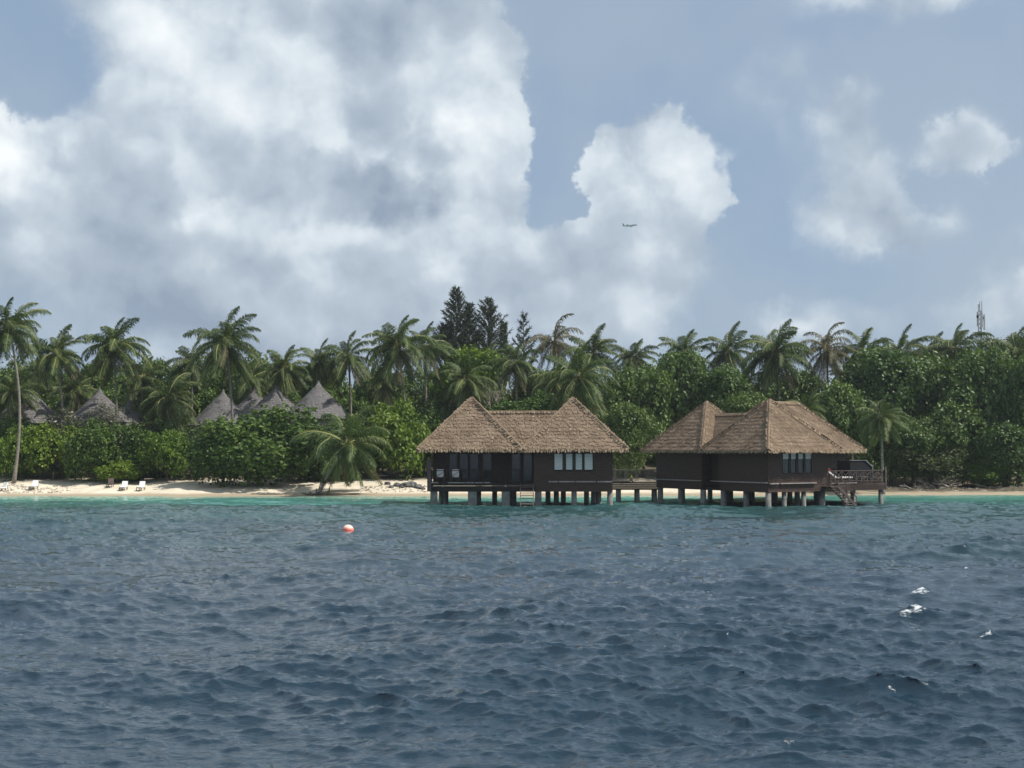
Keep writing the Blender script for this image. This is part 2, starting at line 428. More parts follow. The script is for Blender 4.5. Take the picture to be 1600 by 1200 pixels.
# ------------------------------------------------------------------ sea: wind waves from a summed spectrum
def wave_tile(L, N, lo, hi, amp, wind, seed, spread=2., pw=3.75):
    rs = np.random.RandomState(seed)
    k1 = np.fft.fftfreq(N, L / N) * 2 * np.pi
    kx, ky = np.meshgrid(k1, k1, indexing='ij'); k = np.hypot(kx, ky); k[0, 0] = 1
    lam = 2 * np.pi / k
    cosw = (kx * wind[0] + ky * wind[1]) / k
    S = k ** -pw
    S *= np.exp(-np.clip((lam / hi), 0, 50) ** 4) * (lam > lo)
    S *= np.abs(cosw) ** spread * np.where(cosw > 0, 1., .25) + .04
    A = np.sqrt(S) * (rs.normal(size=k.shape) + 1j * rs.normal(size=k.shape)); A[0, 0] = 0
    h = np.fft.ifft2(A).real; sc_ = amp / h.std()
    dx = np.fft.ifft2(1j * kx / k * A).real * sc_; dy = np.fft.ifft2(1j * ky / k * A).real * sc_
    return h * sc_, dx, dy


def sample(t, L, x, y):
    N = t.shape[0]; u = (x / L * N) % N; v = (y / L * N) % N
    i = u.astype(int) % N; j = v.astype(int) % N; a = u - np.floor(u); b = v - np.floor(v)
    i1 = (i + 1) % N; j1 = (j + 1) % N
    return (t[i, j] * (1 - a) * (1 - b) + t[i1, j] * a * (1 - b) + t[i, j1] * (1 - a) * b + t[i1, j1] * a * b)


def build_sea():
    wind = np.array([-.30, -.95])
    T1 = wave_tile(83., 768, 0.24, 4.2, .060, wind, 3, 3., 3.15)
    T2 = wave_tile(13.7, 448, .07, .8, .0088, wind, 5, 1.5, 2.9)
    T3 = wave_tile(211., 256, 5., 20., .11, np.array([.2, -.98]), 9, 6., 3.75)
    rows = [1.5, 3, 5, 7, 9, 11, 12.5, 14]
    d = 14.
    while d < 133:
        d += min(.24, max(.05, d * d / 5632 * .62)); rows.append(d)
    while d < 4500: d *= 1.12; rows.append(d)
    cols = list(np.arange(-180, -34, 6.)) + list(np.arange(-34, -24.5, .35)) + list(np.arange(-24.5, 24.5, .078)) + list(np.arange(24.5, 34, .35)) + list(np.arange(34, 180, 6.))
    r = np.array(rows); a = np.radians(np.array(cols))
    nr, nc = len(r), len(a)
    x = (r[:, None] * np.sin(a)[None]).ravel(); y = (r[:, None] * np.cos(a)[None]).ravel()
    rr = np.repeat(r, nc)
    sh = 118.3 + .030 * np.maximum(x, -60) + .00075 * np.maximum(x, 0) ** 2 + .5 * np.sin(x * .23) + .25 * np.sin(x * .71 + 1)
    calm = np.clip((sh - y) / 26., .16, 1.) ; calm[y < -20] = 1
    fade = np.clip(1 - (rr - 130) / 60., 0, 1) * calm
    aa = np.tile(a, nr)
    fade *= np.where(np.abs(aa) > math.radians(30), .0, 1.) * np.clip((math.radians(30) - np.abs(aa)) / .04, 0, 1)
    fade = np.maximum(fade, 0)
    h = np.zeros_like(x); ox = np.zeros_like(x); oy = np.zeros_like(x)
    G = sample(wave_tile(173., 128, 9., 40., 1., np.array([.4, -.9]), 21, 1.)[0], 173., x, y)      # gusts: rougher and smoother patches
    gust = np.clip(.93 + .17 * G, .55, 1.22)
    for T, L, ch in ((T1, 83., .95), (T2, 13.7, .7), (T3, 211., .6)):
        k = 1. if L > 200 else gust
        h += sample(T[0], L, x, y) * k; ox += sample(T[1], L, x, y) * ch * k; oy += sample(T[2], L, x, y) * ch * k
    # sharpness of the crests drives the whitecaps
    foam = np.zeros_like(x)
    caps = [(1405, 941, .6, .36), (1378, 958, .8, .18), (1420, 950, .3, .12), (1430, 899, .28, .25), (1480, 934, .28, .16), (1590, 998, .45, .12), (1480, 993, .15, .1),
            (905, 862, .2, .22), (1483, 857, .25, .3)]
    for px, py, rx, ry in caps:
        p = pdir(px, py); t = -CAMH / p.z; cx, cy = p.x * t, p.y * t
        # the cap sits on the nearest high crest
        m = (np.abs(x - cx) < 1.4) & (np.abs(y - cy) < 2.2)
        if m.any():
            idx = np.where(m)[0]; k = idx[np.argmax(h[idx])]; cx, cy = x[k], y[k]
            b = np.exp(-((x - cx) / rx) ** 2 * 1.1 - ((y - cy) / (ry * 1.6)) ** 2)
            h += b * .16 * rx; foam += np.exp(-((x - cx + .1) / rx) ** 2 * 1.4 - ((y - cy + ry * .6) / ry) ** 2 * 1.2)
    # the thin wash of foam where the sea meets the sand
    foam += np.exp(-((sh - y - .2) / .35) ** 2) * .8
    co = np.stack([x + ox * fade, y + oy * fade, h * fade], 1).astype(np.float32)
    me = bpy.data.meshes.new('sea')
    me.vertices.add(nr * nc); me.vertices.foreach_set('co', co.ravel())
    i = np.arange(nr - 1)[:, None] * nc + np.arange(nc - 1)[None]
    q_ = np.stack([i, i + nc, i + nc + 1, i + 1], -1).reshape(-1, 4)[:, ::-1]
    w = np.arange(nr - 1) * nc
    q2 = np.stack([w + nc - 1, w + 2 * nc - 1, w + nc, w], -1)[:, ::-1]
    q_ = np.concatenate([q_, q2]); nf = len(q_)
    me.loops.add(nf * 4); me.loops.foreach_set('vertex_index', q_.ravel().astype(np.int32))
    me.polygons.add(nf); me.polygons.foreach_set('loop_start', np.arange(nf, dtype=np.int32) * 4)
    me.polygons.foreach_set('use_smooth', np.ones(nf, dtype=bool))
    # depth of the lagoon: 0 over deep water, 1 at the beach
    dep = sh - y
    s = np.interp(dep, [-5, 0, 1.5, 4, 9, 16, 26, 44, 74], [1, 1, .95, .86, .76, .60, .41, .20, 0])
    s[y < 0] = 0
    for nm, arr in (('shallow', s), ('foam', np.clip(foam, 0, 1))):
        at = me.attributes.new(nm, 'FLOAT', 'POINT'); at.data.foreach_set('value', arr.astype(np.float32))
    me.update(calc_edges=True); me.validate()
    me.materials.append(watermat())
    o = link('sea', me); o['kind'] = 'structure'
    return o


build_sea()


def build_ground():
    xs = list(np.arange(-70, 90, .8)); xs = [-900, -500, -300, -200, -140, -100, -80] + xs + [95, 110, 140, 200, 300, 500, 900]
    ys = list(np.arange(100, 150, .8)) + [155, 160, 170, 180, 200, 220, 250, 300, 400, 600]
    mb = MB()
    for y in ys:
        for x in xs: mb.v.append((x, y, ground(x, y) if abs(x) < 400 else -3))
    n = len(xs)
    for j in range(len(ys) - 1):
        for i in range(n - 1):
            mb.f.append((j * n + i, j * n + i + 1, (j + 1) * n + i + 1, (j + 1) * n + i)); mb.t.append(.5)
    o = mb.obj('sand_island', M['sand'], smooth=True); o['kind'] = 'structure'


build_ground()

# ------------------------------------------------------------------ thatch roofs
def thatch_face(mb, p0, p1, q0, q1, rs, step=.19, wid=.085, ln=.42, fringe=True):
    """courses of thatch bundles on the slope p0-p1 (eave) up to q0-q1 (ridge)"""
    p0, p1, q0, q1 = map(Vector, (p0, p1, q0, q1))
    mid0 = (p0 + p1) / 2; mid1 = (q0 + q1) / 2
    up = mid1 - mid0; L = up.length; upn = up.normalized()
    side = (p1 - p0).normalized(); nrm = side.cross(upn).normalized()
    mb.quad(p0, p1, q1, q0, .1)
    n = max(2, int(L / step))
    for i in range(n):
        f = i / n
        a = p0.lerp(q0, f); b = p1.lerp(q1, f); w = (b - a).length
        m = max(1, int(w / wid))
        for j in range(m):
            u = (j + .5 + rs.uniform(-.35, .35)) / m
            c = a.lerp(b, u) + upn * rs.uniform(-.10, .10)
            sag = rs.uniform(.02, .065) + (.028 if i % 2 == 0 else 0); hw = wid * rs.uniform(.4, .8)
            top = min(L * (1 - f) * .9, ln)
            tilt = side * rs.uniform(-.07, .07)
            if top < .1: continue
            t = rs.random() * .5 + (rs.random() < .04) * .3
            mb.quad(c - side * hw + nrm * sag + tilt, c + side * hw + nrm * sag + tilt, c + side * hw * .9 + upn * top + nrm * .01, c - side * hw * .9 + upn * top + nrm * .01, t)
    if fringe:
        w = (p1 - p0).length
        out = Vector((upn.x, upn.y, 0)).normalized() * -1
        for lay in range(3):
            m = int(w / .085)
            for j in range(m):
                u = (j + rs.random()) / m
                c = p0.lerp(p1, u) + nrm * (.05 - .05 * lay) + upn * .1
                hw = rs.uniform(.03, .06); dn = rs.uniform(.20, .42)
                e = c - upn * dn * (.95 - .2 * lay) + Vector((0, 0, -dn * .22)) + side * rs.uniform(-.05, .05)
                mb.tri(c - side * hw, c + side * hw, e, rs.uniform(.45, 1.)) if rs.random() < .4 else mb.quad(c - side * hw, c + side * hw, e + side * hw * .6, e - side * hw * .6, rs.uniform(.35, 1.))


def hip_cap(mb, a, b, rs, w=.17, t0=.55):
    """the thicker bundle tied over a hip or ridge"""
    a = Vector(a); b = Vector(b); d = (b - a); L = d.length; d.normalize()
    s = d.cross(Vector((0, 0, 1))).normalized(); u = s.cross(d).normalized()
    if u.z < 0: u = -u
    pts = [a + d * L * i / 14 + u * (.07 + rs.uniform(-.015, .015)) for i in range(15)]
    mb.tube(pts, [w * .55 * rs.uniform(.85, 1.15) for _ in pts], 6, t=t0 - .2)
    n = int(L / .07)
    for i in range(n):
        p = a + d * (i + rs.random()) * L / n
        for sg in (-1, 1):
            o = p + u * .16
            e = p + s * sg * rs.uniform(.7, 1.3) * w * 1.5 - d * rs.uniform(.0, .14) * (1 if d.z < 0 else -1) + u * -.0 - Vector((0, 0, w * 1.0)) + u * .1
            mb.quad(o - d * .04, o + d * .04, e + d * .035, e - d * .035, t0 + rs.uniform(-.3, .35))


def hip_roof(parent, cx, cy, hx, hy, z0, z1, rs, ridge=0., ridge_dir='x', name='roof', caps=True, bow=.0):
    """hipped or pyramid thatch roof in the thing's own coordinates"""
    mb = MB()
    rx, ry = (ridge / 2, 0) if ridge_dir == 'x' else (0, ridge / 2)
    c = [Vector((cx - hx, cy - hy, z0)), Vector((cx + hx, cy - hy, z0)), Vector((cx + hx, cy + hy, z0)), Vector((cx - hx, cy + hy, z0))]
    t = [Vector((cx - rx, cy - ry, z1)), Vector((cx + rx, cy - ry, z1)), Vector((cx + rx, cy + ry, z1)), Vector((cx - rx, cy + ry, z1))]
    for i in range(4):
        thatch_face(mb, c[i], c[(i + 1) % 4], t[i], t[(i + 1) % 4], rs)
    mb.quad(c[0] + Vector((.15, .15, -.02)), c[1] + Vector((-.15, .15, -.02)), c[2] + Vector((-.15, -.15, -.02)), c[3] + Vector((.15, -.15, -.02)), 0)
    o = mb.obj(name, M['thatch'], parent)
    if caps:
        cb = MB()
        for i in range(4): hip_cap(cb, t[i], c[i], rs)
        if ridge: hip_cap(cb, t[0], t[1] if ridge_dir == 'x' else t[2], rs, .2)
        cb.obj('hip_cap', M['thatch'], o)
    return o


def link_roof(parent, a, b, half, z0, z1, rs):
    """plain ridge roof between two pavilions; a, b are the ridge ends (x, y)"""
    a = Vector((*a, 0)); b = Vector((*b, 0)); d = (b - a).normalized(); s = Vector((d.y, -d.x, 0))
    z = Vector((0, 0, 1)); mb = MB()
    thatch_face(mb, a + s * half + z * z0, b + s * half + z * z0, a + z * z1, b + z * z1, rs)
    thatch_face(mb, b - s * half + z * z0, a - s * half + z * z0, b + z * z1, a + z * z1, rs)
    o = mb.obj('link_roof', M['thatch'], parent)
    cb = MB(); hip_cap(cb, a + z * z1, b + z * z1, rs, .16, .35); cb.obj('ridge_cap', M['thatch'], o)


def siding(parent, a, b, z0, z1, name='wall', lap=.17, holes=()):
    """lapped boards from a to b (x, y); the outside lies on the right hand of a->b; holes = (u0, u1, z0, z1)"""
    a = Vector((*a, 0)); b = Vector((*b, 0)); d = b - a; L = d.length; d.normalize(); n = Vector((d.y, -d.x, 0))
    mb = MB(); k = int((z1 - z0) / lap) + 1
    for i in range(k):
        lo = z0 + i * lap; hi = min(z1, lo + lap)
        if hi - lo < .02: continue
        segs = [(0, L)]
        for (u0, u1, h0, h1) in holes:
            if lo < h1 - .01 and hi > h0 + .01:
                segs = [s for (x0, x1) in segs for s in ((x0, min(x1, u0)), (max(x0, u1), x1)) if s[1] - s[0] > .01]
        for (x0, x1) in segs:
            p, q_ = a + d * x0, a + d * x1
            zl = Vector((0, 0, lo)); zh = Vector((0, 0, hi)); o1 = n * .030; o2 = n * .006; i_ = n * -.06
            mb.hexa([p + zl + o1, q_ + zl + o1, q_ + zl + i_, p + zl + i_, p + zh + o2, q_ + zh + o2, q_ + zh + i_, p + zh + i_], .5)
    return mb.obj(name, M['siding'], parent)


def window(parent, a, d, n, w, z0, z1, kind='blind', fw=.05):
    """one window: frame (part), pane and blind (sub-parts). a = lower left corner on the wall"""
    a = Vector((*a, 0)); d = Vector(d); n = Vector(n); Zv = Vector((0, 0, 1))
    def bx(mb, u0, u1, h0, h1, o0, o1):
        mb.hexa([a + d * u0 + n * o1 + Zv * h0, a + d * u1 + n * o1 + Zv * h0, a + d * u1 + n * o0 + Zv * h0, a + d * u0 + n * o0 + Zv * h0,
                 a + d * u0 + n * o1 + Zv * h1, a + d * u1 + n * o1 + Zv * h1, a + d * u1 + n * o0 + Zv * h1, a + d * u0 + n * o0 + Zv * h1])
    mb = MB()
    bx(mb, -fw, 0, z0 - fw, z1 + fw, -.04, .05); bx(mb, w, w + fw, z0 - fw, z1 + fw, -.04, .05)
    bx(mb, 0, w, z0 - fw, z0, -.04, .05); bx(mb, 0, w, z1, z1 + fw, -.04, .05)
    fr = mb.obj('window' if z1 - z0 < 1.6 else 'glazed_door', M['frame'] if kind != 'pale' else M['rail'], parent)
    if kind in ('blind', 'half'):
        m2 = MB(); hb = z0 if kind == 'blind' else z1 - (z1 - z0) * .28
        k = 6 if kind == 'blind' else 2
        for i in range(k):
            h0 = hb + (z1 - hb) * i / k; h1 = hb + (z1 - hb) * (i + 1) / k
            bx(m2, .01, w - .01, h0 + .006, h1, -.012, .012 - (i % 2) * .006)
        m2.obj('blind', M['blind'], fr)
        if kind == 'half':
            m3 = MB(); bx(m3, 0, w, z0, hb, -.02, -.01); m3.obj('pane', M['glass'], fr)
    else:
        m3 = MB(); bx(m3, 0, w, z0, z1, -.02, -.01); m3.obj('pane', M['glass'], fr)
    return fr


def pile(parent, x, y, top, w=.5, round_=False, m='pile'):
    mb = MB()
    if round_: mb.tube([(x, y, -2), (x, y, top)], [w / 2, w / 2], 14)
    else: mb.box(x - w / 2, x + w / 2, y - w / 2, y + w / 2, -2, top)
    o = mb.obj('pile', M[m], parent, smooth=False)
    if round_: o.data.polygons.foreach_set('use_smooth', np.array([len(p.vertices) == 4 for p in o.data.polygons]))
    return o


def railing(parent, a, b, z, m='rail', bay=.62, h=.92, x_every=1, posts=True):
    """rail with X braces: railing (part) > post, brace (sub-parts)"""
    a = Vector((*a, z)); b = Vector((*b, z)); d = b - a; L = d.length; n = max(1, round(L / bay)); U = Vector((0, 0, 1))
    mb = MB(); mb.bar(a + U * h, b + U * h, .09, .06); mb.bar(a + U * .14, b + U * .14, .06, .05)
    r = mb.obj('railing', M[m], parent)
    for i in range(n + 1):
        p = a + d * i / n; pb = MB(); pb.bar(p, p + U * (h - .02 if posts else h), .07, .07); pb.obj('post', M[m], r)
        if i < n and i % x_every == 0:
            q_ = a + d * (i + 1) / n; bb = MB()
            bb.bar(p + U * .17, q_ + U * (h - .04), .045, .035); bb.bar(q_ + U * .17 + d.normalized().cross(U) * .04, p + U * (h - .04) + d.normalized().cross(U) * .04, .045, .035)
            bb.obj('brace', M[m], r)
    return r


def planks(parent, x0, x1, y0, y1, z, m='deckwood', along='y', w=.14, name='deck'):
    mb = MB()
    n = max(1, int(((x1 - x0) if along == 'y' else (y1 - y0)) / w))
    for i in range(n):
        if along == 'y': mb.box(x0 + i * (x1 - x0) / n + .006, x0 + (i + 1) * (x1 - x0) / n - .006, y0, y1, z - .04, z + rng.uniform(-.004, .004))
        else: mb.box(x0, x1, y0 + i * (y1 - y0) / n + .006, y0 + (i + 1) * (y1 - y0) / n - .006, z - .04, z + rng.uniform(-.004, .004))
    return mb.obj(name, M[m], parent)


def fascia(parent, a, b, z0, z1, n=4, m='deckwood'):
    """horizontal skirting boards, each a part"""
    a = Vector((*a, 0)); b = Vector((*b, 0)); d = (b - a).normalized(); o = Vector((d.y, -d.x, 0)); h = (z1 - z0) / n
    for i in range(n):
        mb = MB(); lo = z0 + i * h + .008; hi = z0 + (i + 1) * h - .008; k = o * (.03 + .008 * (i % 2)); U = Vector((0, 0, 1))
        mb.hexa([a + k + U * lo, b + k + U * lo, b - o * .03 + U * lo, a - o * .03 + U * lo, a + k + U * hi, b + k + U * hi, b - o * .03 + U * hi, a - o * .03 + U * hi])
        mb.obj('skirting_board', M[m], parent)


def steps(parent, org, d, side, n, rise, run, width, m='deckwood', rail=False):
    """open stair going down from org in direction d: staircase (part) > stringer, tread"""
    org = Vector(org); d = Vector(d).normalized(); s = Vector(side).normalized(); U = Vector((0, 0, 1))
    end = org + d * run * n - U * rise * n
    mb = MB()
    for sg in (-1, 1):
        mb.bar(org + s * sg * width / 2, end + s * sg * width / 2, .06, .2)
    st = mb.obj('staircase', M[m], parent)
    for i in range(n):
        c = org + d * run * (i + .5) - U * rise * (i + .6); tb = MB()
        tb.hexa([c - s * width / 2 - d * .14 - U * .02, c + s * width / 2 - d * .14 - U * .02, c + s * width / 2 + d * .14 - U * .02, c - s * width / 2 + d * .14 - U * .02,
                 c - s * width / 2 - d * .14 + U * .02, c + s * width / 2 - d * .14 + U * .02, c + s * width / 2 + d * .14 + U * .02, c - s * width / 2 + d * .14 + U * .02])
        tb.obj('tread', M['trim' if i > n - 4 else m], st)
    if rail:
        rb = MB()
        for sg in (-1, 1):
            o = s * sg * width / 2
            rb.bar(org + o + U * .95, end + o + U * .75, .06, .05)
            for f in (0., .5, 1.):
                p = org.lerp(end, f) + o; rb.bar(p - U * .05, p + U * (.95 - .2 * f), .05, .05)
            rb.bar(org + o + U * .15, org.lerp(end, .5) + o + U * .8, .035, .03); rb.bar(org.lerp(end, .5) + o + U * .1, end + o + U * .7, .035, .03)
        rb.obj('handrail', M['rail'], st)
    return st


# ------------------------------------------------------------------ left water villa (faces the camera)
def villa_left():
    Y = 98.
    rs = random.Random(11)
    t = thing(empty('water_villa', (0, Y, 0)), 'left thatched water villa with two roof peaks facing the sea, on concrete piles', 'villa', 'dark timber villas on piles over the lagoon')
    fl = 1.72; top = 4.30; bot = 1.08
    xl, xm, xr = -6.30, 1.68, 7.66
    # bedroom block
    wz0, wz1 = Z(734, Y), Z(709, Y)
    wins = [(866, 879), (884, 894.5), (899, 909.5), (913, 926)]
    holes = [(X(a, Y) - xm, X(b, Y) - xm, wz0, wz1) for a, b in wins]
    siding(t, (xm, 0), (xr, 0), bot, top, holes=holes)
    siding(t, (xr, 0), (xr, 6), bot, top); siding(t, (xr, 6), (xm, 6), bot, top); siding(t, (xm, 6), (xm, 0), bot, top)
    for (u0, u1, h0, h1) in holes: window(t, (xm + u0 + .005, 0), (1, 0, 0), (0, -1, 0), u1 - u0 - .01, h0, h1, 'blind')
    for (a, b) in ((857, 872), (873, 899), (900, 931), (933, 957)):
        mb = MB(); mb.box(X(a, Y), X(b, Y) - .04, -.12, -.04, Z(753.6, Y), Z(751.6, Y)); mb.obj('ledge_plank', M['trim'], t)
    # verandah block, wall set back behind the deck
    yb = 2.3
    doors = [(703, 713.5, 'pale'), (719, 731, 'dark'), (735, 747, 'dark'), (755, 767, 'pale'), (800, 813, 'dark'), (818, 831, 'dark')]
    Yb = Y + yb
    hs = [(X(a, Yb) - xl - .15, X(b, Yb) - xl - .15, fl + .05, Z(709.5, Yb)) for a, b, _ in doors]
    siding(t, (xl + .15, yb), (xm, yb), fl - .1, top, holes=hs)
    siding(t, (xl + .15, 6.2), (xl + .15, yb), fl - .1, top); siding(t, (xm, 6.2), (xl + .15, 6.2), fl - .1, top)
    for (u0, u1, h0, h1), (_, _, k) in zip(hs, doors): window(t, (xl + .15 + u0 + .005, yb), (1, 0, 0), (0, -1, 0), u1 - u0 - .01, h0, h1, k, .06)
    planks(t, xl, xm - .04, .0, yb - .07, fl); planks(t, xl, xr, yb + 0.05, 6.1, fl - .14, along='x', w=.5, name='floor')
    fascia(t, (xl - .12, -.02), (xm - .05, -.02), bot, fl - .06, 4, 'darkrail'); fascia(t, (xl - .12, 6.0), (xl - .12, 0.), bot, fl - .06, 4, 'darkrail')
    for (a, b) in ((671, 685), (700, 727), (728.5, 741), (742.5, 755), (756.5, 766)):
        mb = MB(); mb.box(X(a, Y), X(b, Y), -.11, -.05, Z(755, Y), Z(753.6, Y)); mb.obj('ledge_plank', M['trim'], t)
    railing(t, (xl, .08), (X(812, Y), .08), fl, 'darkrail', 1.1, .95)
    railing(t, (xl + .02, 2.3), (xl + .02, .2), fl, 'darkrail', 1.1, .95)
    mb = MB(); mb.bar((xl - .02, -.02, bot), (xl - .02, -.02, Z(717, Y)), .30, .30); mb.obj('corner_post', M['rail'], t)
    for px in (693, 790): 
        mb = MB(); mb.tube([(X(px, Y), -.09, 1.5), (X(px, Y), -.15, 1.5)], [.09, .07], 10); mb.obj('lamp', M['trim'], t)
    steps(t, (X(823, Y), -.05, fl), (0, -1, 0), (1, 0, 0), 9, .20, .17, .98, 'rail')
    # piles
    for px, w in ((678, .52), (738, .66), (790, .62), (841, .50), (897, .42), (953, .42)):
        pile(t, X(px, Y), .32, bot, w, w < .5)
    for px, dy in ((690, 5.6), (773, 5.6), (799, 5.6), (856, 5.6), (869, 3.), (880, 5.6), (916, 5.6), (927, 5.8), (935, 3.), (803, 3.), (748, 3.0), (697, 3.0)):
        pile(t, X(px, Y + dy), dy, bot, .42, True)
    mb = MB()
    for dy in (.35, 3., 5.7): mb.box(xl + .1, xr - .1, dy - .1, dy + .1, bot - .02, bot + .22)
    mb.obj('floor_beam', M['frame'], t)
    # roofs
    za, ze = 8.33, 4.27
    hip_roof(t, -3.20, 3.35, 4.0, 4.0, ze, za, rs); hip_roof(t, 4.83, 3.35, 4.0, 4.0, ze, za, rs)
    link_roof(t, (-3.2, 3.35), (4.83, 3.35), 2.9, ze, 7.2, rs)
    return t


villa_left()


# ------------------------------------------------------------------ right water villa (turned, one corner to the camera)
VT = R(58)
VO = Vector((18.95, 95.0, 0))
# local x runs along the sunlit side to the right and away, local y along the shaded side to the left and away
def vl(s, t):       # s along the shaded side, t along the sunlit side -> local coordinates
    return (t, s)


def villa_right():
    rs = random.Random(23)
    u = Vector((-math.cos(VT), math.sin(VT), 0)); v = Vector((math.sin(VT), math.cos(VT), 0))
    t = thing(empty('water_villa', VO, math.atan2(v.y, v.x)), 'right thatched water villa with three roof peaks and one corner towards the sea', 'villa', 'dark timber villas on piles over the lagoon')
    # in this frame +x = v (right, away) and +y = left of it = u
    fl = 1.72; top = 4.28; bot = 1.12
    # block B (near), block A (far left), recess between
    siding(t, (0, 5.4), (0, 0), bot, top)
    W = 6.03; Yw = 96.; z0, z1 = 2.55, 3.98
    def tt(px):   # parameter along the sunlit wall for a photograph column
        k = (px - 800) / F; return (k * VO.y - VO.x) / (v.x - k * v.y)
    wins = [(1222, 1231.5), (1234.5, 1242.5), (1246, 1254), (1257, 1266.5)]
    holes = [(tt(a), tt(b), z0, z1) for a, b in wins]
    siding(t, (0, 0), (W, 0), bot, top, holes=holes)
    for (a, b, h0, h1) in holes: window(t, (a + .005, 0), (1, 0, 0), (0, -1, 0), b - a - .01, h0, h1, 'half')
    siding(t, (W, 0), (W, 6.2), bot, top)
    siding(t, (1.0, 7.48), (1.0, 5.4), bot, top)
    siding(t, (0, 13.2), (0, 7.48), bot, top); siding(t, (5.8, 13.2), (0, 13.2), bot, top)
    siding(t, (0, 7.48), (1.0, 7.48), bot, top); siding(t, (1.0, 5.4), (0, 5.4), bot, top)
    siding(t, (14.6, 6.2), (14.6, 12.), bot, top); siding(t, (14.6, 12.4), (5.8, 12.4), bot, top)
    for (a, b) in ((.02, 5.4), (7.5, 13.18)):
        mb = MB(); mb.box(-.13, -.035, a, b, Z(754.6, 96.5), Z(752.8, 96.5)); mb.obj('ledge_plank', M['trim'], t)
    mb = MB(); mb.box(.86, .965, 5.42, 7.46, 1.74, 1.83); mb.obj('ledge_plank', M['trim'], t)
    for a, b in ((1200, 1214), (1216, 1272)):
        mb = MB(); mb.box(tt(a), tt(b), -.20, -.035, 1.72, 1.79); mb.obj('ledge_plank', M['trim'], t)
    # verandah: wall set back, deck in front of it
    yb = 6.2
    hs = [(.35, .85, fl + .08, 3.95)]
    siding(t, (W + .03, yb), (14.57, yb), fl - .1, top, holes=[(a, b, c, d) for a, b, c, d in hs])
    for (a, b, c, d) in hs: window(t, (W + .03 + a, yb), (1, 0, 0), (0, -1, 0), b - a, c, d, 'pale', .05)
    De = 12.55
    planks(t, W + .06, De, .0, yb - .06, fl)
    planks(t, .1, 5.9, .15, 13.0, fl - .14, along='x', w=.5, name='floor')
    fascia(t, (W + .04, -.02), (De, -.02), bot - .02, fl - .06, 4); fascia(t, (De, 0), (De, yb), bot - .02, fl - .06, 4)
    railing(t, (W + .1, .05), (De - .05, .05), fl, 'rail', .78, .92); railing(t, (De - .05, .15), (De - .05, yb), fl, 'rail', .8, .92)
    mb = MB(); mb.box(W + .4, W + 3.2, -.10, -.05, fl - .05, fl + .0); mb.obj('ledge_plank', M['trim'], t)
    mb = MB(); mb.bar((De - .02, .0, bot), (De - .02, .0, fl + 1.22), .15, .15); mb.obj('corner_post', M['rail'], t)
    steps(t, (W + .25, -.55, fl - .25), (1, 0, 0), (0, 1, 0), 8, .19, .24, .8, 'rail', True)
    mb = MB(); mb.box(W - .55, W + .25, -1.0, -.05, fl - .3, fl - .22); mb.obj('landing', M['rail'], t)
    # piles
    for (x, y, w, r) in ((.2, .2, .42, True), (1.9, .3, .36, True), (3.9, .3, .36, True), (5.8, .25, .46, True), (8.3, .3, .36, True), (12.3, .3, .36, True),
                         (.25, 5.2, .46, True), (.25, 7.6, .46, True), (.25, 10.4, .42, True), (.25, 13.0, .46, True), (.3, 2.7, .42, True),
                         (2.6, 2.7, .42, True), (2.6, 5.2, .5, True), (5.6, 2.7, .42, True), (5.6, 5.2, .5, True), (2.6, 7.6, .42, True), (2.6, 10.4, .42, True), (2.6, 13., .42, True),
                         (5.6, 7.8, .42, True), (5.6, 10.4, .42, True), (5.6, 13., .42, True), (8.3, 3.2, .42, True), (12.3, 3.2, .42, True), (9., 7., .42, True), (12., 7., .42, True)):
        pile(t, x, y, bot, w, r)
    mb = MB()
    for x in (.3, 2.6, 5.6): mb.box(x - .1, x + .1, .1, 13.1, bot - .02, bot + .2)
    mb.obj('floor_beam', M['frame'], t)
    ze = 4.22
    hip_roof(t, 3.05, 2.95, 3.85, 3.85, ze, 8.10, rs)
    hip_roof(t, 3.05, 10.35, 3.85, 3.85, ze, 8.16, rs)
    link_roof(t, (3.05, 2.95), (3.05, 10.35), 2.9, ze, 7.05, rs)
    hip_roof(t, 9.9, 8.9, 5.9, 3.9, ze - .02, 8.16, rs, ridge=4.0)
    return t


VR = villa_right()
VRM = Matrix.Translation(VO) @ Matrix.Rotation(math.atan2(math.cos(VT), math.sin(VT)), 4, 'Z')


def vr(x, y, z): return VRM @ Vector((x, y, z))


# ------------------------------------------------------------------ walkway between the villas
def walkway():
    t = thing(empty('walkway', (10, 106.5, 0)), 'timber walkway on piles with a railing joining the two water villas', 'walkway')
    planks(t, -2.3, 2.3, 0, 1.7, 1.66, along='x', w=.17)
    fascia(t, (-2.3, -.02), (2.3, -.02), .92, 1.60, 4)
    for y in (.02, 1.65): railing(t, (-2.3, y), (2.3, y), 1.66, 'palerail', .85, .92, 99)
    for x in (-1.1, .45, 1.9): pile(t, x, .3, .95, .34, True); pile(t, x, 1.5, .95, .34, True)
    for x in (-1.75, -.9, -.1, .7, 1.5): pass


walkway()

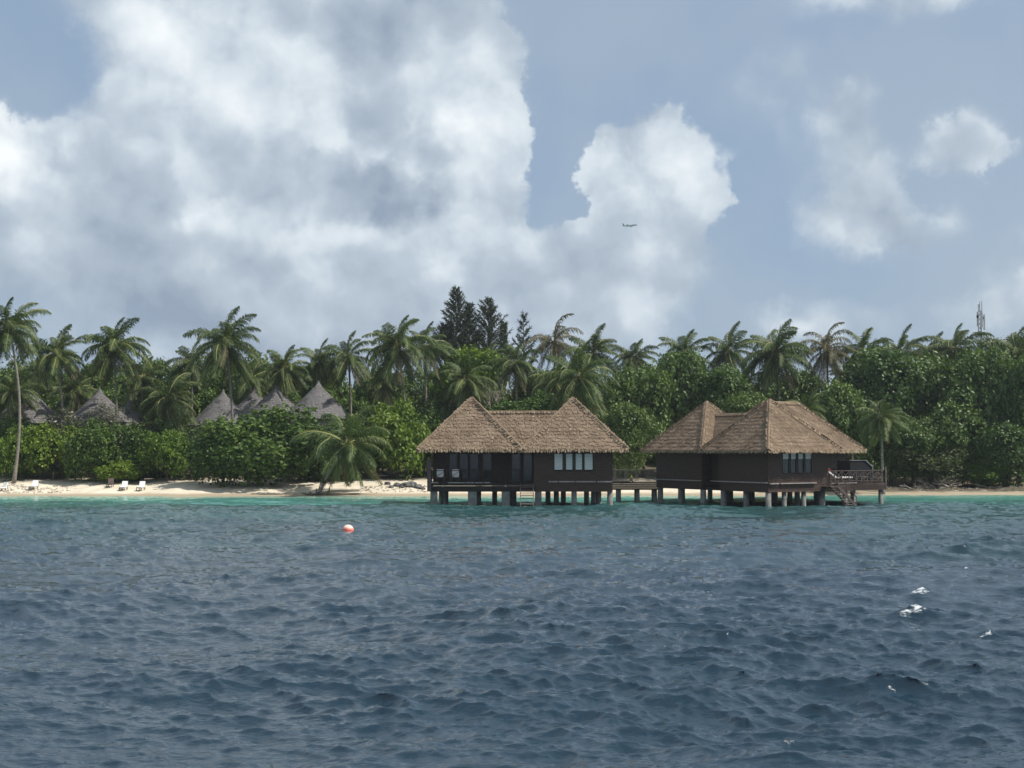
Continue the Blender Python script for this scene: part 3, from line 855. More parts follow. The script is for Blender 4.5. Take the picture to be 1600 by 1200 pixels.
# ------------------------------------------------------------------ foliage
def crown_mesh(name, seed, m, nl=22, leaves=5200, size=.20, ext=(3.4, 3.4, 2.9), lobe=(.9, 1.6), flat=False, sparse=0.):
    """leaf mass: many small folded leaves on the skin of a heap of lobes, real size about 3.5 m radius"""
    rs = np.random.RandomState(seed)
    c = []
    while len(c) < nl:
        p = rs.uniform(-1, 1, 3)
        if np.linalg.norm(p) < 1 and not (flat and p[2] < -.5): c.append(p * (np.array(ext) - .8))
    c = np.array(c); r = rs.uniform(lobe[0], lobe[1], nl)
    # leaves sit in tufts
    T = leaves // 9
    k = rs.choice(nl, T, p=r ** 2 / (r ** 2).sum())
    d = rs.normal(size=(T, 3)); d /= np.linalg.norm(d, axis=1)[:, None]; d[:, 2] = np.where(rs.rand(T) < .6, np.abs(d[:, 2]), d[:, 2])
    pos = c[k] + d * r[k][:, None] * rs.uniform(.82, 1.08, T)[:, None]
    dist = np.linalg.norm(pos[:, None] - c[None], axis=2) / r[None]
    keep = (dist.min(1) > .72)
    pos = pos[keep]; d = d[keep]; T = len(pos)
    tt = rs.rand(T)
    n = 9
    P0 = np.repeat(pos, n, 0) + rs.normal(size=(T * n, 3)) * .20
    D0 = np.repeat(d, n, 0); tint = np.repeat(tt, n) * .55 + rs.rand(T * n) * .45
    # some inner leaves keep the sky out of the middle
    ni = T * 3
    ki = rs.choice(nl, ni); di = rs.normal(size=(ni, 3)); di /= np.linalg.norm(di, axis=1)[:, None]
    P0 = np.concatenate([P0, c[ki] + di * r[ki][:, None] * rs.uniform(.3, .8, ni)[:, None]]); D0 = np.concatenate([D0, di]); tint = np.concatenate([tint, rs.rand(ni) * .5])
    N = len(P0)
    nrm = D0 * .55 + rs.normal(size=(N, 3)) * .55 + np.array([0, 0, .45]); nrm /= np.linalg.norm(nrm, axis=1)[:, None]
    ax = np.cross(nrm, rs.normal(size=(N, 3))); ax /= np.linalg.norm(ax, axis=1)[:, None]
    sd = np.cross(nrm, ax); sz = size * rs.uniform(.6, 1.25, N)[:, None]
    v = np.stack([P0 - ax * sz * .55, P0 + sd * sz * .40 + nrm * sz * .12, P0 + ax * sz * .6 - nrm * sz * .05, P0 - sd * sz * .40 + nrm * sz * .12], 1).reshape(-1, 3)
    base = np.arange(N)[:, None] * 4
    f = np.concatenate([base + np.array([[0, 1, 2]]), base + np.array([[0, 2, 3]])], 1).reshape(-1, 3)
    return tri_mesh(name, v, f, np.repeat(tint, 2), m)


def tri_mesh(name, v, f, tint, m):
    me = bpy.data.meshes.new(name); nf = len(f)
    me.vertices.add(len(v)); me.vertices.foreach_set('co', v.astype(np.float32).ravel())
    me.loops.add(nf * 3); me.loops.foreach_set('vertex_index', f.astype(np.int32).ravel())
    me.polygons.add(nf); me.polygons.foreach_set('loop_start', np.arange(nf, dtype=np.int32) * 3)
    at = me.attributes.new('tint', 'FLOAT', 'FACE'); at.data.foreach_set('value', tint.astype(np.float32))
    me.update(calc_edges=True); me.materials.append(m)
    return me


CR = {}
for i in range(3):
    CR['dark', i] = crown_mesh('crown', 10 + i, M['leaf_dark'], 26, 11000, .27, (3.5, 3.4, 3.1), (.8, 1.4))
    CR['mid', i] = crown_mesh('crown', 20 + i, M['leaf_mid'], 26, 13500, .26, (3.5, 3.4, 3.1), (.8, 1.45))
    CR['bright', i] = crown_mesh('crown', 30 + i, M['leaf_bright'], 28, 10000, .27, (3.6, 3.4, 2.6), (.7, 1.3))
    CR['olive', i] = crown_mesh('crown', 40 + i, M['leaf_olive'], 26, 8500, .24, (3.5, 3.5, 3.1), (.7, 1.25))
CR['pale', 0] = crown_mesh('crown', 50, M['leaf_pale'], 26, 3000, .22, (3.5, 3.3, 3.), (.6, 1.1))


def limbs_mesh(name, seed, m, spread=2.6, h=3.2, n=5, r=.17):
    """trunk of unit height 1..: base at origin, forks into limbs"""
    rs = random.Random(seed); mb = MB()
    f = Vector((rs.uniform(-.2, .2), rs.uniform(-.2, .2), h * .38))
    mb.tube([(0, 0, -.4), (rs.uniform(-.08, .08), 0, h * .18), f], [r * 1.25, r, r * .85], 8)
    for i in range(n):
        a = 2 * math.pi * (i + rs.random() * .6) / n; e = f + Vector((math.cos(a) * spread * rs.uniform(.5, 1), math.sin(a) * spread * rs.uniform(.5, 1), h * rs.uniform(.45, .8)))
        mdl = f.lerp(e, .5) + Vector((rs.uniform(-.2, .2), rs.uniform(-.2, .2), rs.uniform(-.1, .3)))
        mb.tube([f, mdl, e], [r * .62, r * .42, r * .14], 6)
        for j in range(3):
            g0 = mdl.lerp(e, rs.random() * .6); g1 = g0 + Vector((rs.uniform(-.9, .9), rs.uniform(-.9, .9), rs.uniform(.2, 1.1)))
            mb.tube([g0, g0.lerp(g1, .5) + Vector((0, 0, .1)), g1], [r * .25, r * .16, r * .05], 5)
    return mb.mesh(name, m, True)


LIMBS = [limbs_mesh('trunk', 60 + i, M['bark']) for i in range(3)]


def tree(px, top, bot, Y, w, kind, i, label, name='broadleaf_tree', cat='tree', group=None, rz=None, depth=None):
    """a leafy tree or bush given by its outline in the photograph: centre column, top and bottom row, width"""
    x = X(px, Y); zt = Z(top, Y); zb = max(Z(bot, Y), ground(x, Y) + .1); rx = w / 2 / F * Y; rzz = (zt - zb) / 2
    gz = ground(x, Y)
    t = thing(empty(name, (x, Y, gz)), label, cat, group)
    cr = link('crown', CR[kind, i % (1 if kind == 'pale' else 3)], t, (0, 0, (zt + zb) / 2 - gz)); cr['kind'] = 'stuff'
    cr.scale = (rx / 3.05, (depth or min(rx, 3.6)) / 3.3, rzz / (2.1 if kind == 'bright' else 2.55)); cr.rotation_euler = (0, 0, 0)
    tr = link('trunk', LIMBS[i % 3], t)
    hh = (zt + zb) / 2 - gz + rzz * .1
    k = hh / 3.2 if hh > .8 else .3
    tr.scale = (max(.5, rx / 3.6), max(.5, rx / 3.6), k)
    if i % 2: cr.scale.x *= -1; tr.rotation_euler.z = i
    return t


# ---- palms
def frond_mesh(name, seed, elev, L=3.9, bend=1.5, leaf=1.05, m='leaf_palm', n=84):
    """one feather frond growing along +X, leaving the crown at the given elevation and arching down under its weight"""
    rs = random.Random(seed); mb = MB()
    pts = [Vector((0, 0, 0))]; e = elev; S = 14
    yaw = 0.
    for i in range(S):
        f = (i + .5) / S
        e -= bend * (.25 + 1.5 * f) / S * (1. if e > -1.1 else .2); yaw += rs.uniform(-.03, .03)
        pts.append(pts[-1] + Vector((math.cos(e) * math.cos(yaw), math.cos(e) * math.sin(yaw), math.sin(e))) * L / S)
    mb.tube(pts, [.05 * (1 - .85 * i / S) + .008 for i in range(S + 1)], 4, t=.97)
    def at(f):
        k = min(int(f * S), S - 1); return pts[k].lerp(pts[k + 1], f * S - k), (pts[k + 1] - pts[k]).normalized()
    for sg in (-1, 1):
        for j in range(n):
            f = .14 + .86 * (j + rs.uniform(-.3, .3)) / n; f = min(max(f, .1), .995)
            p, d = at(f)
            s = d.cross(Vector((0, 0, 1))); s = s.normalized() if s.length > .05 else Vector((0, 1, 0))
            u = s.cross(d).normalized()
            ln = leaf * (math.sin(math.pi * min(1, (f * .86 + .13))) ** .55) * rs.uniform(.8, 1.1)
            fwd = .35 + .55 * f
            dr = (s * sg * rs.uniform(.6, 1.) + d * fwd * rs.uniform(.6, 1.5) + u * rs.uniform(-.25, .35) + Vector((0, 0, -.15))).normalized()
            g1 = p + dr * ln * .45 + Vector((0, 0, -.05 * ln)); sag = rs.uniform(.25, .95)
            g2 = g1 + (dr * (1 - sag) + Vector((0, 0, -sag))) * ln * .6
            w = .033; t = rs.random() * .8
            mb.quad(p - d * w * .6, p + d * w * .6, g1 + d * w, g1 - d * w, t); mb.tri(g1 - d * w, g1 + d * w, g2, t)
    return mb.mesh(name, M[m])


FR = {}
ELEV = [1.35, 1.05, .75, .45, .12, -.25, -.7, -1.15]
for i, e in enumerate(ELEV):
    for k in range(2):
        FR['leaf_palm', i, k] = frond_mesh('frond', 100 + i * 3 + k, e, 3.9 if i else 3.3, [1.0, 1.3, 1.5, 1.6, 1.4, 1.05, .7, .35][i])
    FR['leaf_dry', i, 0] = FR['leaf_dry', i, 1] = frond_mesh('frond', 150 + i, e, 3.7, [1.7, 1.9, 1.9, 1.9, 1.6, 1.2, .7, .35][i], .9, 'leaf_dry', 48)
WINDX = Vector((-.85, -.2, .0))


def palm(cx, cy, Y, span, base, label, m='leaf_palm', n=24, bend=0., name='palm_tree', low=1., group='coconut palms along the shore', seed=0, lean=0., elev_lo=-1.3, up=1., wind=1.):
    """cx, cy: heart of the crown in the photograph; span: crown width in pixels; base: px of the trunk foot"""
    rs = random.Random(1000 + seed + int(cx * 7 + cy))
    top = P(cx, cy, Y); bx = X(base, Y); by = Y + lean; gz = ground(bx, by)
    t = thing(empty(name, (bx, by, gz)), label, 'palm', group)
    b = Vector((0, 0, -.3)); e = Vector((top.x - bx, Y - by, top.z - gz)); S = 12; H = e.length
    mb = MB(); pts = []; rad = []
    for i in range(S + 1):
        f = i / S; p = b.lerp(e, f); p += Vector((bend * math.sin(math.pi * f) * H * .1, 0, 0)); pts.append(p)
        rad.append(.135 + .13 * math.exp(-f * 9) - .03 * f + .008 * (i % 2))
    mb.tube(pts, rad, 8)
    mb.obj('trunk', M['trunk'], t, smooth=True)
    sc_ = span / F * Y / 6.1
    nb = MB()
    for k in range(7):
        a = k * .9; c = e + Vector((math.cos(a) * .24, math.sin(a) * .24, -.22 - .1 * (k % 2))); nb.tube([c + Vector((0, 0, -.13)), c + Vector((0, 0, -.05)), c + Vector((0, 0, .07)), c + Vector((0, 0, .13))], [.04, .12, .11, .03], 6, t=.4)
    nb.obj('coconuts', M['leaf_olive'], t)
    ga = 2.39996
    for k in range(n):
        f = (k + .5) / n
        el = 1.45 - (1.45 - elev_lo) * f ** .85 + rs.uniform(-.12, .12)
        idx = min(range(8), key=lambda q_: abs(ELEV[q_] - el))
        mm = m if not (f > .80 and rs.random() < .65) else 'leaf_dry'
        o = link('frond', FR[mm, idx, rs.randrange(2)], t, e)
        az = k * ga + rs.uniform(-.2, .2)
        q_ = Matrix.Rotation(az, 3, 'Z') @ Matrix.Rotation(rs.uniform(-.55, .55), 3, 'X')
        ax = Vector((0, 0, 1)).cross(WINDX)
        q_ = Matrix.Rotation(.34 * wind * max(.25, (1 - f)), 3, ax) @ q_
        s_ = sc_ * rs.uniform(.82, 1.12) * (low if f > .6 else 1) * (1 + (up - 1) * max(0, 1 - f * 2.5))
        o.rotation_mode = 'QUATERNION'; o.rotation_quaternion = q_.to_quaternion(); o.scale = (s_, s_, s_)
    return t


PALMS = [
 # cx, cy, Y, span, base, label, kw
 (14, 512, 127, 105, 29, 'tallest palm at the left end of the beach with a curved bare trunk', dict(bend=.55, lean=-1)),
 (88, 553, 132, 92, 104, 'palm with slim leaning trunk right of the tall end palm', dict(bend=.2)),
 (178, 540, 134, 108, 188, 'full windblown palm standing at the first pale grey cone hut', dict()),
 (353, 535, 131, 112, 365, 'big palm whose dark trunk crosses the grey hut roofs', dict(bend=.2)),
 (445, 575, 140, 84, 446, 'palm rising behind the row of grey cone roofs', dict()),
 (545, 556, 141, 90, 552, 'palm behind the leaning beach palm, upright upper fronds', dict()),
 (500, 566, 143, 70, 500, 'smaller shaded palm above the brown cone hut', dict()),
 (622, 540, 135, 108, 641, 'large palm with pale trunk left of the casuarina trees', dict(bend=.1)),
 (664, 542, 146, 88, 668, 'palm half hidden behind the large pale trunked palm', dict()),
 (728, 592, 134, 84, 716, 'low palm above the left villa peak with short white trunk', dict(bend=-.2)),
 (866, 534, 146, 96, 868, 'ragged dry palm tousled by the wind right of the lone casuarina', dict(m='leaf_dry')),
 (927, 550, 144, 92, 925, 'palm with stiff upright fronds behind the villa', dict()),
 (905, 590, 126, 118, 912, 'large near palm with yellowing fronds over the left villa', dict(elev_lo=-1.5)),
 (992, 558, 152, 74, 992, 'palm with two raised fronds left of the dense round leaved tree', dict()),
 (1070, 552, 150, 84, 1070, 'small topped palm above the dense tree between the villas', dict()),
 (1140, 550, 150, 90, 1142, 'palm left of the large palm above the right villa', dict()),
 (1213, 550, 138, 112, 1222, 'large palm with heavy drooping fronds above the right villa', dict()),
 (1292, 545, 139, 96, 1293, 'greyish windblown palm on a thin white trunk', dict(m='leaf_dry', bend=.05)),
 (1350, 548, 148, 88, 1350, 'palm just right of the greyish windblown palm', dict()),
 (1408, 549, 150, 88, 1408, 'low palm top peeping over the right hand forest', dict()),
 (1494, 545, 146, 96, 1490, 'double headed looking palm left of the antenna mast', dict()),
 (1458, 552, 150, 76, 1462, 'small palm beside the palm left of the antenna mast', dict()),
 (1590, 552, 140, 96, 1592, 'palm at the right end of the forest', dict()),
 (1377, 652, 121.5, 74, 1378, 'near palm with upright fronds and shaggy trunk right of the right villa', dict(elev_lo=-1.5)),
 (262, 622, 136, 92, 264, 'low bushy palm behind the shrubs left of the row of grey huts', dict()),
 (222, 590, 146, 80, 222, 'shaded palm between the first hut and the low bushy palm', dict()),
 (20, 612, 137, 84, 20, 'low palm at the left end in front of the half hidden hut', dict()),
 (118, 610, 140, 76, 120, 'shaded palm with drooping fronds left of the first cone hut', dict()),
 (300, 565, 147, 74, 300, 'distant palm between the two big left palms', dict()),
 (395, 590, 146, 74, 398, 'palm showing between the two tallest grey cone roofs', dict()),
 (806, 566, 142, 78, 808, 'narrow palm below the lone casuarina', dict()),
 (598, 600, 146, 70, 600, 'shaded palm under the large palm with the pale trunk', dict()),
 (1262, 640, 129, 66, 1262, 'young palm directly behind the right villa roof', dict()),
 (1160, 600, 142, 70, 1160, 'shaded palm under the large palm above the right villa', dict()),
 (870, 600, 138, 84, 872, 'dark palm behind the near palm with yellowing fronds', dict()),
 (1330, 590, 142, 70, 1330, 'shaded palm right of the thin white trunk', dict()),
 (60, 580, 148, 70, 60, 'distant palm behind the tall end palm', dict()),
 (762, 560, 152, 60, 762, 'palm tip in front of the right casuarina', dict()),
]
for k, (cx, cy, Y, span, base, lab, kw) in enumerate(PALMS):
    kk = dict(kw); kk.setdefault('n', 36 if Y < 141 else 28)
    palm(cx, cy, Y, span, base, lab, seed=k, **kk)
# the leaning palm on the beach
palm(543, 694, 119.6, 124, 497, 'small leaning palm on the open beach with long hanging fronds', name='leaning_palm', group=None, seed=77, bend=-.35, lean=-.6, n=30, elev_lo=-1.5, low=1.0, up=1.5, wind=.35)

# ---- broadleaf trees and bushes: (px, top, bottom, Y, width, kind, label, name, category)
TREES = [
 (408, 642, 754, 124, 182, 'dark', 'big round dark green tree on the beach in front of the grey huts', 'broadleaf_tree'),
 (350, 676, 755, 124, 90, 'dark', 'left shoulder bush of the big round dark beach tree', 'beach_bush'),
 (620, 640, 745, 131, 108, 'bright', 'bright green tree between the leaning palm and the left villa', 'broadleaf_tree'),
 (560, 668, 742, 132, 90, 'dark', 'dark bush behind the leaning palm', 'beach_bush'),
 (668, 650, 742, 133, 80, 'dark', 'shaded tree just behind the left eave of the left villa', 'broadleaf_tree'),
 (28, 674, 752, 129, 80, 'bright', 'bright green bush at the left end around the palm foot', 'beach_bush'),
 (85, 672, 748, 130, 92, 'bright', 'bright green bush between the end palm and the dark bush', 'beach_bush'),
 (150, 672, 755, 127, 84, 'dark', 'dark bush above the shaded beach lounger', 'beach_bush'),
 (205, 668, 752, 128, 84, 'dark', 'dark green bush above the pair of white loungers', 'beach_bush'),
 (262, 682, 754, 127, 80, 'bright', 'yellow green bush right of the white loungers', 'beach_bush'),
 (300, 672, 750, 129, 70, 'olive', 'olive bush between the yellow green bush and the big dark tree', 'beach_bush'),
 (185, 722, 757, 125.5, 70, 'bright', 'low yellow green ground bush behind the pair of loungers', 'beach_bush'),
 (100, 640, 700, 131, 96, 'pale', 'silvery speckled shrub with small pale leaves in front of the first hut', 'speckled_shrub'),
 (165, 632, 690, 131, 80, 'pale', 'silvery speckled shrub at the foot of the first hut', 'speckled_shrub'),
 (250, 660, 700, 133, 90, 'olive', 'olive shrub under the low bushy palm', 'shrub'),
 (30, 655, 730, 133, 90, 'dark', 'dark bush in front of the half hidden grey hut at the left end', 'bush'),  # dark leaf kind in this hut-front row stands for the palms' shade
 (120, 668, 735, 132.5, 90, 'olive', 'olive bush between the end palms and the dark bush', 'bush'),
 (232, 664, 740, 132.5, 84, 'dark', 'dark bush behind the yellow green bush right of the loungers', 'bush'),
 (318, 664, 740, 132, 70, 'dark', 'dark bush at the foot of the leftmost hut of the row', 'bush'),
 (470, 676, 745, 129, 80, 'dark', 'dark bush between the big round tree and the leaning palm', 'bush'),
 (515, 668, 748, 128, 84, 'dark', 'dark bush hiding the wall of the brownish hut', 'bush'),
 (590, 655, 742, 133.5, 80, 'olive', 'olive bush behind the bright green tree', 'bush'),
 (735, 545, 640, 148, 110, 'bright', 'yellow green tree top under the pair of tall casuarinas', 'broadleaf_tree'),
 (790, 630, 690, 131, 100, 'dark', 'low dark green bush behind the link roof of the left villa', 'bush'),
 (700, 625, 700, 135, 80, 'olive', 'grey green bush behind the left peak of the left villa', 'bush'),
 (850, 625, 690, 130, 90, 'dark', 'dark bush right of centre behind the left villa roof', 'bush'),
 (985, 640, 735, 129, 82, 'mid', 'glossy bush between the two villas, low in front of the dense tree', 'broadleaf_tree'),
 (1005, 572, 700, 133, 110, 'mid', 'dense glossy tree left of the right villa', 'broadleaf_tree'),
 (1055, 562, 680, 136, 110, 'mid', 'dense glossy tree above the left peak of the right villa', 'broadleaf_tree'),
 (1118, 585, 690, 134, 110, 'mid', 'glossy tree above the link roof of the right villa', 'broadleaf_tree'),
 (1165, 612, 690, 131, 80, 'mid', 'small glossy tree just left of the middle peak of the right villa', 'broadleaf_tree'),
 (1320, 610, 720, 131, 90, 'mid', 'glossy tree behind the right slope of the right villa', 'broadleaf_tree'),
 (1390, 560, 700, 136, 130, 'mid', 'tall glossy tree behind the near shaggy palm', 'broadleaf_tree'),
 (1450, 556, 690, 137, 130, 'mid', 'tall dense tree left of the antenna mast', 'broadleaf_tree'),
 (1530, 560, 700, 134, 120, 'mid', 'tall dense tree under the antenna mast', 'broadleaf_tree'),
 (1590, 572, 720, 132, 100, 'mid', 'dense tree at the right edge of the forest', 'broadleaf_tree'),
 (1425, 650, 752, 130.5, 96, 'mid', 'glossy bushy tree right of the near shaggy palm, over the driftwood', 'broadleaf_tree'),
 (1500, 640, 745, 131.5, 110, 'mid', 'large leaved tree in the middle of the right shore', 'broadleaf_tree'),
 (1570, 670, 762, 129.8, 100, 'mid', 'bushy tree reaching the sand at the right end', 'broadleaf_tree'),
 (1455, 700, 760, 129.2, 110, 'olive', 'low olive bush above the bleached driftwood', 'beach_bush'),
 (1530, 725, 766, 129.3, 80, 'bright', 'low bright bush at the waterline right of the driftwood', 'beach_bush'),
 (1570, 528, 600, 150, 110, 'olive', 'olive tree crown right of the antenna mast', 'broadleaf_tree'),
]
for k, (px, tp, bt, Y, w, kind, lab, nm) in enumerate(TREES):
    tree(px, tp, bt, Y, w, kind, k, lab, nm, 'tree' if 'tree' in nm else 'bush', 'leafy trees and bushes of the island')


# ---- the far wood behind: one mass nobody could count
def woodland():
    rs = np.random.RandomState(5); V = []; Fc = []; T = []; off = 0
    src = []
    for key in (('dark', 0), ('dark', 1), ('olive', 0), ('mid', 2)):
        me = CR[key]; v = np.empty(len(me.vertices) * 3, np.float32); me.vertices.foreach_get('co', v)
        f = np.empty(len(me.polygons) * 3, np.int32); me.loops.foreach_get('vertex_index', f)
        tn = np.empty(len(me.polygons), np.float32); me.attributes['tint'].data.foreach_get('value', tn)
        src.append((v.reshape(-1, 3), f.reshape(-1, 3), tn))
    sky = [(-60, 575), (0, 572), (60, 565), (130, 560), (230, 552), (300, 556), (420, 562), (480, 560), (560, 572), (680, 562), (740, 552), (800, 572), (860, 578), (950, 580), (1050, 574), (1100, 574), (1200, 582), (1300, 582), (1360, 572), (1440, 566), (1520, 556), (1600, 552), (1680, 560)]
    sx = [a for a, _ in sky]; sy = [b for _, b in sky]
    for row, (Y, dy, st) in enumerate(((150, 50, 60), (156, 4, 54), (146, 92, 60), (160, 30, 60))):
        for px in range(-90, 1700, st):
            p = px + rs.uniform(-14, 14); v, f, tn = src[rs.randint(4)]
            top = Z(np.interp(p, sx, sy) + dy + rs.uniform(-6, 8), Y); s = rs.uniform(.85, 1.2)
            h = min(5.2, 3.3 * s + 1)
            V.append(v * np.array([s * rs.choice([-1, 1]), s, h / 3.]) + np.array([X(p, Y), Y + rs.uniform(-2, 2), top - h])); Fc.append(f + off); T.append(tn); off += len(v)
    o = link('woodland', tri_mesh('woodland', np.concatenate(V), np.concatenate(Fc), np.concatenate(T), M['leaf_dark'])); o['kind'] = 'stuff'
    o['label'] = 'dark mass of island woodland closing the view behind the palms'


woodland()


# ---- casuarinas
def casuarina(px, top, base_py, Y, w, label, seed, open_=1.):
    rs = random.Random(seed); x = X(px, Y); gz = ground(x, Y); zt = Z(top, Y); zb = Z(base_py, Y) - 2; hw = w / 2 / F * Y
    t = thing(empty('casuarina_tree', (x, Y, gz)), label, 'tree', 'casuarina trees above the canopy')
    mb = MB(); mb.tube([(0, 0, -.3), (.1, 0, (zt - gz) * .5), (0, 0, zt - gz - .3)], [.28, .17, .02], 7); mb.obj('trunk', M['bark'], t, smooth=True)
    mb = MB(); H = zt - zb; n = int(100 * open_ * H / 10)
    for i in range(n):
        f = i / n; z = zb - gz + H * f; a = i * 2.4 + rs.uniform(-.4, .4)
        prof = (1 - f) ** .62 * (.75 + .5 * rs.random())
        L = max(.35, hw * 1.15 * prof); s = Vector((0, 0, z))
        e = s + Vector((math.cos(a) * L, math.sin(a) * L * .8, L * rs.uniform(.6, 1.1)))
        mb.tube([s, s.lerp(e, .6) + Vector((0, 0, -.06 * L)), e], [.035, .02, .008], 3, False)
        for j in range(int(20 + L * 34)):
            g0 = s.lerp(e, rs.uniform(.15, 1.02)) + Vector((rs.uniform(-.1, .1), rs.uniform(-.1, .1), rs.uniform(-.1, .1)))
            d = Vector((math.cos(a) * .4 + rs.uniform(-.5, .5), math.sin(a) * .4 + rs.uniform(-.5, .5), rs.uniform(-.35, .9))).normalized() * rs.uniform(.22, .5)
            c = d.cross(Vector((rs.uniform(-1, 1), rs.uniform(-1, 1), .3))).normalized() * .04
            mb.quad(g0 - c, g0 + c, g0 + d + c * .3, g0 + d - c * .3, rs.random())
    o = mb.obj('crown', M['needle'], t); o['kind'] = 'stuff'


for k, a in enumerate([(712, 451, 556, 160, 54, 'tallest dark casuarina, narrow column above the yellow green tree'),
          (733, 476, 558, 161, 52, 'casuarina pressed against the right side of the tallest one'),
          (763, 468, 556, 162, 62, 'bushy casuarina right of the tall pair'),
          (694, 509, 556, 160, 52, 'short dark casuarina left of the tallest one'),
          (787, 505, 560, 164, 20, 'thin slanting casuarina top right of the bushy one')]):
    casuarina(*a, seed=300 + k, open_=1.0)
casuarina(818, 490, 572, 160, 42, 'sparse pointed casuarina standing alone left of the ragged dry palm', 310, .42)


# ---- leafless grey shrub, driftwood
def twigs(name, loc, seed, h, spread, m, label=None, cat=None, n=9, flat=False, group=None):
    rs = random.Random(seed); mb = MB()
    def go(p, d, L, r, lev):
        q_ = p + d * L; md = p.lerp(q_, .5) + Vector((rs.uniform(-.1, .1), rs.uniform(-.1, .1), rs.uniform(-.1, .1))) * L
        if flat: q_.z = max(q_.z, .05)
        mb.tube([p, md, q_], [r, r * .8, r * .55], 5)
        if lev:
            for _ in range(3 if lev > 1 else 4):
                go(p.lerp(q_, rs.uniform(.45, 1)), (d + Vector((rs.uniform(-.8, .8), rs.uniform(-.8, .8), rs.uniform(-.3, .6) * (0.5 if flat else 1)))).normalized(), L * .62, r * .5, lev - 1)
    for i in range(n):
        a = i * 2.4; d = Vector((math.cos(a) * spread, math.sin(a) * spread, 1 if not flat else rs.uniform(.05, .5))).normalized()
        go(Vector((0, 0, -.05)), d, h * rs.uniform(.35, .55), .05 if not flat else .075, 3 if not flat else 2)
    o = mb.obj(name, m, smooth=True); o.location = loc
    if label: thing(o, label, cat, group)
    return o


tw = twigs('bare_shrub', (X(768, 134), 134, Z(640, 134)), 5, 3.6, .8, M['drift'], 'leafless grey shrub behind the link roof of the left villa', 'shrub')
for k, (px, Y, h, lab) in enumerate(((1425, 126.6, 1.9, 'bleached driftwood branches nearest the right villa, lying on the sand'), (1462, 127.2, 2.6, 'tangled grey driftwood under the olive bush'),
                                     (1482, 127., 2.3, 'long pale driftwood limb reaching towards the water'), (1540, 127.8, 1.7, 'low pile of grey driftwood at the right end of the sand'))):
    x = X(px, Y); twigs('driftwood', (x, Y, ground(x, Y)), 40 + k, h, 1.2, M['drift'], lab, 'driftwood', 5, True, 'driftwood on the right shore')
tg = MB(); rs = random.Random(3)
for i in range(420):
    px = rs.choice([rs.uniform(1385, 1600), rs.uniform(1385, 1600), rs.uniform(0, 120), rs.uniform(560, 670)]); Y = shore_y(X(px, 128)) + rs.uniform(2.5, 7); x = X(px, Y); z = ground(x, Y) + .03
    a = rs.uniform(0, 6.28); L = rs.uniform(.1, .55); tg.bar((x, Y, z), (x + math.cos(a) * L, Y + math.sin(a) * L, z + rs.uniform(0, .12)), rs.uniform(.02, .06), .04)
o = tg.obj('beach_litter', M['drift']); o['kind'] = 'stuff'; o['label'] = 'twigs and washed up litter scattered on the upper beach'


# ------------------------------------------------------------------ grey cone huts in the trees
def hut(px, apex, Y, half, label, dark=False, drop=1.0):
    rs = random.Random(int(px)); x = X(px, Y); gz = ground(x, Y); za = Z(apex, Y) - gz; r = half / F * Y; ze = za - r * drop
    t = thing(empty('round_hut', (x, Y, gz)), label, 'hut', 'thatched cone huts among the trees')
    mb = MB(); n = 40
    rows = int(math.hypot(r, za - ze) / .34)
    ap = Vector((0, 0, za))
    for k in range(n):
        a0, a1 = 2 * math.pi * k / n, 2 * math.pi * (k + 1) / n
        mb.tri(Vector((math.cos(a0) * r, math.sin(a0) * r, ze)), Vector((math.cos(a1) * r, math.sin(a1) * r, ze)), ap, .1)
        mb.tri(Vector((math.cos(a1) * r, math.sin(a1) * r, ze - .02)), Vector((math.cos(a0) * r, math.sin(a0) * r, ze - .02)), Vector((0, 0, ze + .3)), 0)
    for i in range(rows):
        f = i / rows; rr = r * (1 - f); m = max(6, int(2 * math.pi * rr / .22))
        for j in range(m):
            a = 2 * math.pi * (j + rs.random() * .6) / m; dr = Vector((math.cos(a), math.sin(a), 0)); s = Vector((-dr.y, dr.x, 0))
            sl = (ap - (dr * r + Vector((0, 0, ze)))).normalized(); nn = s.cross(sl).normalized()
            if nn.z < 0: nn = -nn
            c = dr * rr + Vector((0, 0, ze + (za - ze) * f)) - sl * rs.uniform(0, .12)
            mb.quad(c - s * .1 + nn * .06, c + s * .1 + nn * .06, c + s * .09 + sl * .45 + nn * .01, c - s * .09 + sl * .45 + nn * .01, rs.random())
    rf = mb.obj('roof', M['grey_wood'], t)
    cb = MB(); cb.tube([(0, 0, za - .35), (0, 0, za + .02), (0, 0, za + .28)], [.42, .16, .05], 10); cb.obj('finial', M['grey_wood'], rf)
    mb = MB(); k = 20; ri = r * .8
    for j in range(k):
        a0, a1 = 2 * math.pi * j / k, 2 * math.pi * (j + 1) / k
        mb.quad((math.cos(a0) * ri, math.sin(a0) * ri, -.2), (math.cos(a1) * ri, math.sin(a1) * ri, -.2), (math.cos(a1) * ri, math.sin(a1) * ri, ze + .5), (math.cos(a0) * ri, math.sin(a0) * ri, ze + .5))
    mb.obj('wall', M['hutwall'], t)
    for a in (-2.2, -1.57, -.9):
        mb = MB(); p = Vector((math.cos(a) * r * .93, math.sin(a) * r * .93, -.2)); mb.tube([p, p + Vector((0, 0, ze + .25))], [.09, .08], 8); mb.obj('post', M['bark'], t)


